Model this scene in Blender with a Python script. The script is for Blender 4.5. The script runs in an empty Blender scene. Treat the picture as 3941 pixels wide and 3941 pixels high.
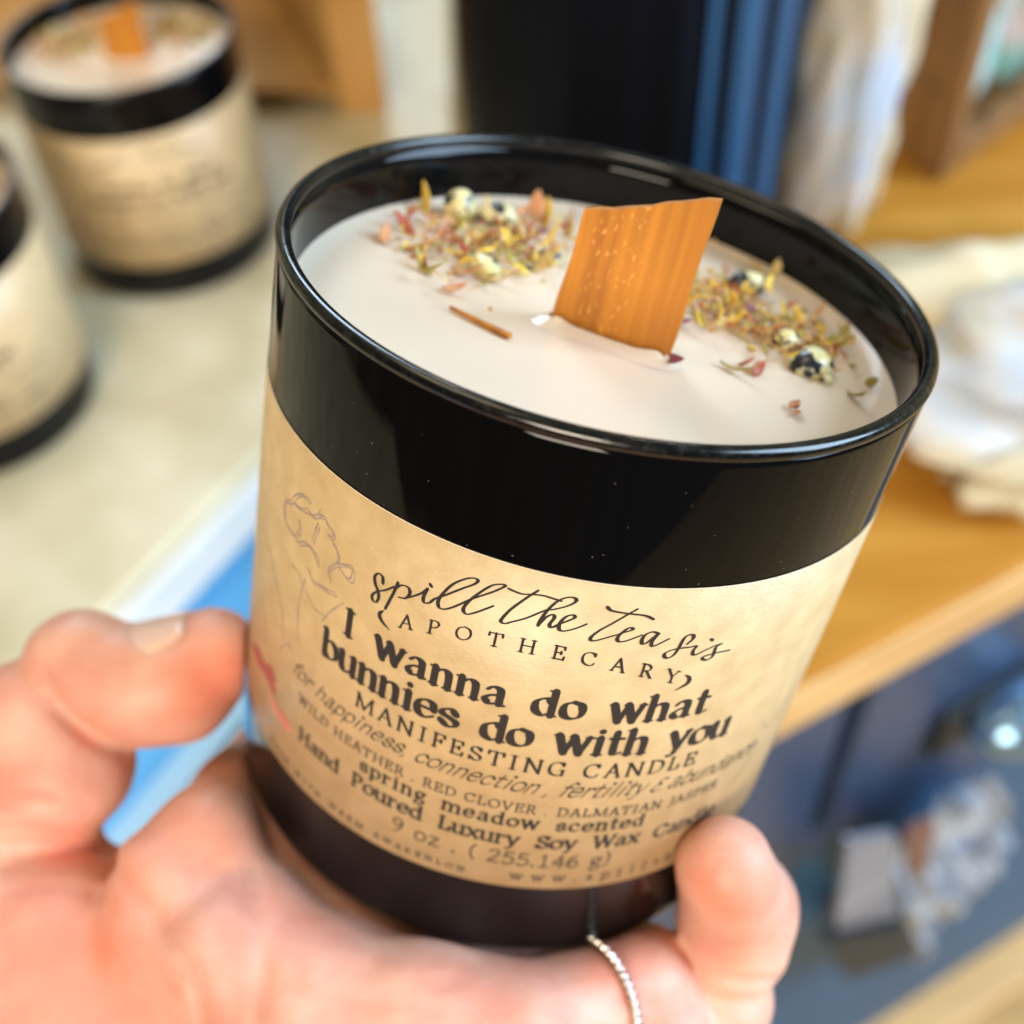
import bpy, bmesh, math, random
import numpy as np
from mathutils import Vector, Matrix
random.seed(7); rng=np.random.RandomState(3)
sc=bpy.context.scene
col=sc.collection

# ------------------------------------------------------------------ camera frame
F=4633.0; HALF=1970.5; K=2.04                    # lens constant in photo pixels
dn=np.array([0.03735175,0.65298595,0.75644841]); dn/=np.linalg.norm(dn)   # plumb line seen by the camera
_z=np.array([0,0,1.0]); _Y=_z-(_z@dn)*dn; _Y/=np.linalg.norm(_Y); _X=np.cross(_Y,-dn)
RW=np.array([_X,_Y,-dn]); CAM=np.array([0,0,0.293])
def c2w(p): return CAM+(np.asarray(p,float)/1000.0)@RW.T     # camera millimetres -> world metres
def ray(px,py): return RW@np.array([(px*K-HALF)/F,(py*K-HALF)/F,1.0])
def onz(px,py,z=0.0):
    r=ray(px,py); return CAM+r*((z-CAM[2])/r[2])
def at_y(px,py,y):
    r=ray(px,py); return CAM+r*(y/r[1])

cd=bpy.data.cameras.new('camera'); cam=bpy.data.objects.new('camera',cd); col.objects.link(cam)
m=np.eye(4); m[:3,0]=RW[:,0]; m[:3,1]=-RW[:,1]; m[:3,2]=-RW[:,2]; m[:3,3]=CAM
cam.matrix_world=Matrix(m.tolist())
cd.sensor_width=36; cd.lens=F/3941*36; cd.clip_start=0.01; cd.clip_end=60
cd.dof.use_dof=True; cd.dof.focus_distance=0.131; cd.dof.aperture_fstop=12.2; cd.dof.aperture_blades=0
sc.camera=cam

# ------------------------------------------------------------------ view + world
vs=sc.view_settings; vs.view_transform='Standard'; vs.look='None'; vs.exposure=-0.06; vs.gamma=1.0; vs.use_curve_mapping=False
try:
    sc.cycles.use_denoising=True; sc.cycles.max_bounces=8; sc.cycles.caustics_reflective=False; sc.cycles.caustics_refractive=False
except Exception: pass
w=bpy.data.worlds.new('World'); sc.world=w; w.use_nodes=True
nt=w.node_tree; nt.nodes.clear()
def N(t,ty,**kw):
    n=t.nodes.new(ty)
    for k,v in kw.items(): setattr(n,k,v)
    return n
o_=N(nt,'ShaderNodeOutputWorld'); bg=N(nt,'ShaderNodeBackground'); tc=N(nt,'ShaderNodeTexCoord')
mp=N(nt,'ShaderNodeMapping'); mp.inputs['Scale'].default_value=(6,6,0.4)
nz=N(nt,'ShaderNodeTexNoise'); nz.inputs['Scale'].default_value=1.6; nz.inputs['Detail'].default_value=3
cr=N(nt,'ShaderNodeValToRGB'); e=cr.color_ramp.elements
e[0].position=0.36; e[0].color=(0.035,0.03,0.028,1); e[1].position=0.72; e[1].color=(0.62,0.55,0.46,1)
for p,c in ((0.45,(0.08,0.12,0.04,1)),(0.52,(0.30,0.24,0.17,1)),(0.60,(0.25,0.33,0.14,1))):
    q=cr.color_ramp.elements.new(p); q.color=c
sx=N(nt,'ShaderNodeSeparateXYZ'); 
# the shop behind the photographer is dark, the ceiling light
mr=N(nt,'ShaderNodeMapRange'); mr.inputs['From Min'].default_value=-0.25; mr.inputs['From Max'].default_value=0.5
mr.inputs['To Min'].default_value=0.05; mr.inputs['To Max'].default_value=1.0
mz=N(nt,'ShaderNodeMapRange'); mz.inputs['From Min'].default_value=0.35; mz.inputs['From Max'].default_value=0.9; mz.inputs['To Max'].default_value=0.6
mx=N(nt,'ShaderNodeMath',operation='MAXIMUM')
mul=N(nt,'ShaderNodeMix',data_type='RGBA',blend_type='MULTIPLY'); mul.inputs[0].default_value=1
L=nt.links.new
L(tc.outputs['Generated'],mp.inputs['Vector']); L(mp.outputs[0],nz.inputs['Vector']); L(nz.outputs[0],cr.inputs[0])
L(tc.outputs['Generated'],sx.inputs[0]); L(sx.outputs['Y'],mr.inputs['Value']); L(sx.outputs['Z'],mz.inputs['Value'])
L(mr.outputs[0],mx.inputs[0]); L(mz.outputs[0],mx.inputs[1])
L(cr.outputs[0],mul.inputs[6]); L(mx.outputs[0],mul.inputs[7]); L(mul.outputs[2],bg.inputs[0]); L(bg.outputs[0],o_.inputs[0])
bg.inputs[1].default_value=1.45

LP=dict(key=3.7,front=54.0,win=84.0,back=21.0,glint=.6)   # lamp powers in watts
# ------------------------------------------------------------------ lamps
def area(name,loc,target,size,power,color,size_y=None):
    d=bpy.data.lights.new(name,'AREA'); d.energy=power; d.color=color; d.size=size
    if size_y: d.shape='RECTANGLE'; d.size_y=size_y
    o=bpy.data.objects.new(name,d); col.objects.link(o); o.location=loc
    o.rotation_euler=(Vector(target)-Vector(loc)).to_track_quat('-Z','Y').to_euler(); return o
area('ceiling_lamp',(-0.25,0.25,1.25),(0,0.2,0.1),0.5,LP['key'],(1.0,0.80,0.55))
area('shop_lamp',(-0.30,-1.65,1.08),(0,0.15,0.1),0.8,LP['front'],(1.0,0.86,0.68))
area('window_light',(1.75,-0.05,1.0),(0.0,0.25,0.1),1.1,LP['win'],(0.56,0.77,1.0),1.3)
area('back_window_light',(-0.2,1.7,1.2),(0,0.25,0.1),0.5,LP['back'],(0.62,0.80,1.0),0.8)
area('rim_glint_lamp',(0.55,1.1,0.9),(0.03,0.15,0.2),0.05,LP['glint'],(1.0,0.93,0.82))  # two small unseen lamps added for glints on the rim
area('rim_glint_lamp',(0.12,0.95,0.85),(0.03,0.15,0.2),0.05,LP['glint'],(1.0,0.93,0.82))

# ------------------------------------------------------------------ materials
def mat(name,base=(.5,.5,.5),rough=.5,**kw):
    m=bpy.data.materials.new(name); m.use_nodes=True; b=m.node_tree.nodes['Principled BSDF']
    b.inputs['Base Color'].default_value=(*base,1); b.inputs['Roughness'].default_value=rough
    for k,v in kw.items(): b.inputs[k.replace('_',' ')].default_value=v
    return m
def bsdf(m): return m.node_tree.nodes['Principled BSDF']
def noise_mix(m,c1,c2,scale=50,detail=4,stretch=(1,1,1),lo=.35,hi=.65,coord='Object',bump=0,rough=None):
    t=m.node_tree; L=t.links.new
    tc=N(t,'ShaderNodeTexCoord'); mp=N(t,'ShaderNodeMapping'); mp.inputs['Scale'].default_value=stretch
    nz=N(t,'ShaderNodeTexNoise'); nz.inputs['Scale'].default_value=scale; nz.inputs['Detail'].default_value=detail
    cr=N(t,'ShaderNodeValToRGB'); e=cr.color_ramp.elements; e[0].position=lo; e[0].color=(*c1,1); e[1].position=hi; e[1].color=(*c2,1)
    L(tc.outputs[coord],mp.inputs[0]); L(mp.outputs[0],nz.inputs['Vector']); L(nz.outputs[0],cr.inputs[0]); L(cr.outputs[0],bsdf(m).inputs['Base Color'])
    if bump:
        b=N(t,'ShaderNodeBump'); b.inputs['Strength'].default_value=bump; b.inputs['Distance'].default_value=0.001
        L(nz.outputs[0],b.inputs['Height']); L(b.outputs[0],bsdf(m).inputs['Normal'])
    if rough:
        r=N(t,'ShaderNodeMapRange'); r.inputs['To Min'].default_value=rough[0]; r.inputs['To Max'].default_value=rough[1]
        L(nz.outputs[0],r.inputs['Value']); L(r.outputs[0],bsdf(m).inputs['Roughness'])
    return m
M={}
M['glass']=mat('black_glass',(0.003,0.003,0.0035),0.035,Specular_IOR_Level=.22)
M['rim']=noise_mix(mat('rim_glass',(0.004,0.004,0.004),0.1),(0.004,0.004,0.0045),(0.02,0.019,0.018),900,6,lo=.5,hi=.75,rough=(.05,.32))
M['wax']=mat('soy_wax',(0.735,0.59,0.455),0.15,Subsurface_Weight=.35,Subsurface_Scale=.004)
bsdf(M['wax']).inputs['Subsurface Radius'].default_value=(1,.75,.5)
M['paper_edge']=mat('paper_edge',(.84,.76,.62),.7)
M['lint']=mat('lint_dust',(.30,.28,.26),.9)
M['ink']=mat('black_ink',(0.022,0.018,0.020),0.6)
M['thin_ink']=mat('thin_ink',(0.035,0.025,0.028),0.6)
M['sketch']=mat('sketch_ink',(0.34,0.26,0.24),0.6)
M['red_dark']=noise_mix(mat('crimson_wash'),(0.34,0.05,0.07),(0.50,0.13,0.11),300,3,rough=(.6,.7))
M['red']=noise_mix(mat('red_wash'),(0.62,0.17,0.15),(0.72,0.30,0.22),300,3,rough=(.6,.7))
# kraft paper: mottled pulp with short fibres
m=mat('kraft_paper',(.6,.4,.2),.44,Specular_IOR_Level=.6); t=m.node_tree; L=t.links.new
tcn=N(t,'ShaderNodeTexCoord'); n1=N(t,'ShaderNodeTexNoise'); n1.inputs['Scale'].default_value=260; n1.inputs['Detail'].default_value=5
mp=N(t,'ShaderNodeMapping'); mp.inputs['Scale'].default_value=(1500,1500,2600); n2=N(t,'ShaderNodeTexNoise'); n2.inputs['Scale'].default_value=1.0; n2.inputs['Detail'].default_value=3
cr=N(t,'ShaderNodeValToRGB'); cr.color_ramp.elements[0].position=.3; cr.color_ramp.elements[0].color=(.52,.36,.185,1); cr.color_ramp.elements[1].position=.72; cr.color_ramp.elements[1].color=(.64,.465,.255,1)
cr2=N(t,'ShaderNodeValToRGB'); cr2.color_ramp.elements[0].position=.62; cr2.color_ramp.elements[0].color=(0,0,0,1); cr2.color_ramp.elements[1].position=.78; cr2.color_ramp.elements[1].color=(.55,.55,.55,1)
mx=N(t,'ShaderNodeMix',data_type='RGBA'); mx.inputs[7].default_value=(.76,.58,.33,1)
L(tcn.outputs['Object'],n1.inputs['Vector']); L(tcn.outputs['Object'],mp.inputs[0]); L(mp.outputs[0],n2.inputs['Vector'])
L(n1.outputs[0],cr.inputs[0]); L(n2.outputs[0],cr2.inputs[0]); L(cr2.outputs[0],mx.inputs[0]); L(cr.outputs[0],mx.inputs[6]); L(mx.outputs[2],bsdf(m).inputs['Base Color'])
bp=N(t,'ShaderNodeBump'); bp.inputs['Strength'].default_value=.25; bp.inputs['Distance'].default_value=.0002; L(n2.outputs[0],bp.inputs['Height']); L(bp.outputs[0],bsdf(m).inputs['Normal'])
M['kraft']=m
# cherry wood wick: vertical grain + pale pores
m=mat('wick_wood',(.7,.28,.03),.55); t=m.node_tree; L=t.links.new
tcn=N(t,'ShaderNodeTexCoord'); mp=N(t,'ShaderNodeMapping'); mp.inputs['Scale'].default_value=(480,480,14); n1=N(t,'ShaderNodeTexNoise'); n1.inputs['Detail'].default_value=4; n1.inputs['Scale'].default_value=1
cr=N(t,'ShaderNodeValToRGB'); e=cr.color_ramp.elements; e[0].position=.32; e[0].color=(.36,.118,.006,1); e[1].position=.66; e[1].color=(.60,.225,.014,1)
mp2=N(t,'ShaderNodeMapping'); mp2.inputs['Scale'].default_value=(2200,2200,900); n2=N(t,'ShaderNodeTexNoise'); n2.inputs['Scale'].default_value=1; n2.inputs['Detail'].default_value=1
cr2=N(t,'ShaderNodeValToRGB'); e=cr2.color_ramp.elements; e[0].position=.60; e[0].color=(0,0,0,1); e[1].position=.70; e[1].color=(.6,.6,.6,1)
mx=N(t,'ShaderNodeMix',data_type='RGBA'); mx.inputs[7].default_value=(.86,.42,.09,1)
L(tcn.outputs['Object'],mp.inputs[0]); L(mp.outputs[0],n1.inputs['Vector']); L(n1.outputs[0],cr.inputs[0]); L(tcn.outputs['Object'],mp2.inputs[0]); L(mp2.outputs[0],n2.inputs['Vector']); L(n2.outputs[0],cr2.inputs[0])
sxx=N(t,'ShaderNodeSeparateXYZ'); L(tcn.outputs['Object'],sxx.inputs[0]); ab=N(t,'ShaderNodeMath',operation='ABSOLUTE'); L(sxx.outputs['X'],ab.inputs[0])
bnd=N(t,'ShaderNodeMapRange'); bnd.inputs['From Min'].default_value=.0036; bnd.inputs['From Max'].default_value=.0026; L(ab.outputs[0],bnd.inputs['Value'])
mu=N(t,'ShaderNodeMath',operation='MULTIPLY'); L(cr2.outputs[0],mu.inputs[0]); L(bnd.outputs[0],mu.inputs[1])
L(mu.outputs[0],mx.inputs[0]); L(cr.outputs[0],mx.inputs[6]); L(mx.outputs[2],bsdf(m).inputs['Base Color'])
bw=N(t,'ShaderNodeBump'); bw.inputs['Strength'].default_value=.12; bw.inputs['Distance'].default_value=.0003; L(n1.outputs[0],bw.inputs['Height']); L(bw.outputs[0],bsdf(m).inputs['Normal']); M['wick']=m
# spotted stone
m=mat('spotted_stone',(.8,.72,.5),.22); t=m.node_tree; L=t.links.new
tcn=N(t,'ShaderNodeTexCoord'); n1=N(t,'ShaderNodeTexNoise'); n1.inputs['Scale'].default_value=360; n1.inputs['Detail'].default_value=2
cr=N(t,'ShaderNodeValToRGB'); e=cr.color_ramp.elements; e[0].position=.53; e[0].color=(.62,.58,.35,1); e[1].position=.56; e[1].color=(.018,.022,.028,1)
q_=e.new(.40); q_.color=(.66,.56,.26,1)
L(tcn.outputs['Object'],n1.inputs['Vector']); L(n1.outputs[0],cr.inputs[0]); L(cr.outputs[0],bsdf(m).inputs['Base Color']); M['jasper']=m
PET=[mat('petal_%s'%n,c,.5,Subsurface_Weight=.15,Subsurface_Scale=.001) for n,c in (('tan',(.50,.25,.08)),('rust',(.36,.08,.03)),('yellow',(.70,.46,.06)),('olive',(.30,.24,.03)),('mauve',(.24,.09,.13)),('straw',(.52,.38,.15)),('peach',(.58,.27,.12)))]
M['silver']=mat('silver',(.75,.72,.68),.18,Metallic=1)
M['cream']=noise_mix(mat('cream_paint',(.8,.74,.55),.5),(.45,.38,.225),(.61,.55,.40),24,5,lo=.3,hi=.62,bump=.1)
M['edge']=noise_mix(mat('white_edge',(.7,.7,.68),.45),(.60,.61,.60),(.72,.72,.70),30,2)
M['blue']=mat('sky_blue_paint',(.10,.34,.60),.4)
M['paleblue']=mat('blue_highlight',(.34,.53,.67),.4)  # sky blue with the bevel's highlight put into the colour
M['wood']=noise_mix(mat('golden_wood',(.5,.25,.05),.6,Specular_IOR_Level=.2),(.40,.165,.016),(.53,.255,.04),9,5,(1,6,6),bump=.1)
M['woodedge']=noise_mix(mat('wood_edge',(.6,.36,.14),.5),(.58,.33,.12),(.70,.43,.18),9,5,(1,6,6))
M['navy']=noise_mix(mat('navy_paint',(.03,.05,.09),.42),(.018,.042,.10),(.034,.058,.115),12,3)
M['teal']=noise_mix(mat('teal_blue_paint',(.01,.09,.19),.5),(.003,.065,.16),(.008,.09,.20),10,2)
M['dark']=mat('dark_gap',(.012,.016,.02),.6)
M['card']=noise_mix(mat('brown_card',(.45,.25,.08),.7),(.42,.22,.06),(.54,.31,.10),25,4)
M['crate']=noise_mix(mat('crate_wood',(.3,.14,.045),.6),(.13,.055,.016),(.31,.155,.05),12,4,(9,9,1))
M['knob']=mat('blue_steel',(.25,.42,.62),.25,Metallic=.8)
M['floor']=noise_mix(mat('floor_wood',(.5,.3,.1),.5),(.46,.27,.09),(.62,.38,.14),4,4,(1,8,1))
M['canister']=mat('navy_gloss',(.0025,.004,.008),.45,Specular_IOR_Level=.10)
M['canreflect']=mat('reflection_blue',(.014,.075,.17),.35)

# ------------------------------------------------------------------ mesh helpers
def link(name,me,m=None,parent=None,smooth=True):
    o=bpy.data.objects.new(name,me); col.objects.link(o)
    if m is not None:
        for q in (m if isinstance(m,(list,tuple)) else [m]): me.materials.append(q)
    if parent: o.parent=parent
    if smooth:
        me.polygons.foreach_set('use_smooth',[True]*len(me.polygons))
    return o
def mesh(name,V,Fc,m=None,parent=None,smooth=True):
    me=bpy.data.meshes.new(name); me.from_pydata([tuple(map(float,v)) for v in V],[],Fc); me.update()
    bm=bmesh.new(); bm.from_mesh(me); bmesh.ops.recalc_face_normals(bm,faces=bm.faces); bm.to_mesh(me); bm.free()
    return link(name,me,m,parent,smooth)
def empty(name,loc=(0,0,0),rot=None):
    o=bpy.data.objects.new(name,None); o.empty_display_size=.02; col.objects.link(o)
    if rot is not None:
        mm=np.eye(4); mm[:3,:3]=rot; mm[:3,3]=loc; o.matrix_world=Matrix(mm.tolist())
    else: o.location=loc
    return o
def tag(o,label=None,cat=None,group=None,kind=None):
    for k,v in (('label',label),('category',cat),('group',group),('kind',kind)):
        if v: o[k]=v
    return o
def copy_tree(o,parent=None):
    c=o.copy(); col.objects.link(c)
    if parent: c.parent=parent
    for ch in list(o.children): copy_tree(ch,c)
    return c
def lathe(name,prof,m,parent,seg=160,close=True):
    V=[];Fc=[]
    n=len(prof)
    for i in range(seg):
        a=2*math.pi*i/seg; V+= [(r*math.cos(a),r*math.sin(a),z) for r,z in prof]
    for i in range(seg):
        j=(i+1)%seg
        for k in range(n if close else n-1):
            l=(k+1)%n; Fc.append((i*n+k,j*n+k,j*n+l,i*n+l))
    return mesh(name,V,Fc,m,parent)
def prism(poly,z0,z1):
    """poly: list of (x,y); returns V,F"""
    n=len(poly); V=[(x,y,z0) for x,y in poly]+[(x,y,z1) for x,y in poly]
    Fc=[tuple(range(n))[::-1],tuple(range(n,2*n))]+[(i,(i+1)%n,n+(i+1)%n,n+i) for i in range(n)]
    return V,Fc
def bevel(o,wd=.001,seg=2):
    b=o.modifiers.new('bevel','BEVEL'); b.width=wd; b.segments=seg; b.limit_method='ANGLE'; return o
def slab(name,O,u,v,n,su,sv,sn,m,parent=None,off=(0,0,0),bev=.0008):
    """box with corner O+off, edges su*u, sv*v, sn*n (world vectors); parent sits at parent.location"""
    O=np.array(O,float)+np.array(off)
    if parent is not None: O=O-np.array(parent.location)
    V=[O+u*(su*a)+v*(sv*b)+n*(sn*c) for c in(0,1) for b in(0,1) for a in(0,1)]
    Fc=[(0,2,3,1),(4,5,7,6),(0,1,5,4),(2,6,7,3),(0,4,6,2),(1,3,7,5)]
    o=mesh(name,V,Fc,m,parent,smooth=False)
    if bev: bevel(o,bev)
    return o

# ------------------------------------------------------------------ the candle
RJ=41.0; HJ=87.5
Pr=np.array([12.582,-31.249,149.268]); aj=np.array([math.sin(-.179),math.cos(-.179)*math.cos(.641),math.cos(-.179)*math.sin(.641)])
w_=-Pr+(Pr@aj)*aj; e0=w_/np.linalg.norm(w_); e1=-np.cross(aj,e0)
ROT=np.stack([RW@e1,RW@(-e0),RW@(-aj)],axis=1)
BASE=c2w(Pr+HJ*aj)
mm=.001
def jloc(px,py,h):           # photo point -> jar-local point (metres) in the plane h mm below the rim
    r=np.array([(px*K-HALF)/F,(py*K-HALF)/F,1.0]); t=((Pr+h*aj)@aj)/(r@aj); q=t*r-Pr
    return np.array([q@e1,-(q@e0),HJ-q@aj])*mm
def cyl(s,h,R=RJ):           # label coordinates -> jar-local
    a=s/RJ; return (R*math.sin(a)*mm,-R*math.cos(a)*mm,(HJ-h)*mm)

def ribbon(strokes,wf,R=RJ+.17):
    """thin ink strokes laid on the label; strokes: list of [(s,h)...]; wf(dx,dy,t)->half width"""
    V=[];Fc=[]
    for st in strokes:
        P=np.array(st,float)
        if len(P)<2: continue
        d=np.gradient(P,axis=0); ln=np.linalg.norm(d,axis=1)+1e-9; d=d/ln[:,None]; nn=np.stack([-d[:,1],d[:,0]],1)
        b=len(V)
        for i in range(len(P)):
            hw=wf(d[i,0],-d[i,1],i/(len(P)-1))
            for sg in (1,-1):
                q=P[i]+nn[i]*hw*sg; V.append(cyl(q[0],q[1],R))
        for i in range(len(P)-1): Fc.append((b+2*i,b+2*i+1,b+2*i+3,b+2*i+2))
        for i,sg in ((0,-1),(len(P)-1,1)):          # round ends
            hw=wf(d[i,0],-d[i,1],0 if i==0 else 1)*.9; c=len(V); 
            for k in range(7):
                an=-math.pi/2+math.pi*k/6; q=P[i]+sg*d[i]*hw*math.cos(an)+nn[i]*hw*math.sin(an); V.append(cyl(q[0],q[1],R))
            Fc.append(tuple(range(c,c+7)))
    return V,Fc
def spline(P,n=7):
    P=[np.array(p,float) for p in P]
    if len(P)<3: return P
    Q=[2*P[0]-P[1]]+P+[2*P[-1]-P[-2]]; out=[]
    for i in range(1,len(Q)-2):
        a,b,c,d=Q[i-1],Q[i],Q[i+1],Q[i+2]
        for k in range(n):
            t=k/n; out.append(.5*((2*b)+(c-a)*t+(2*a-5*b+4*c-d)*t*t+(3*b-a-3*c+d)*t**3))
    out.append(P[-1]); return out

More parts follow.
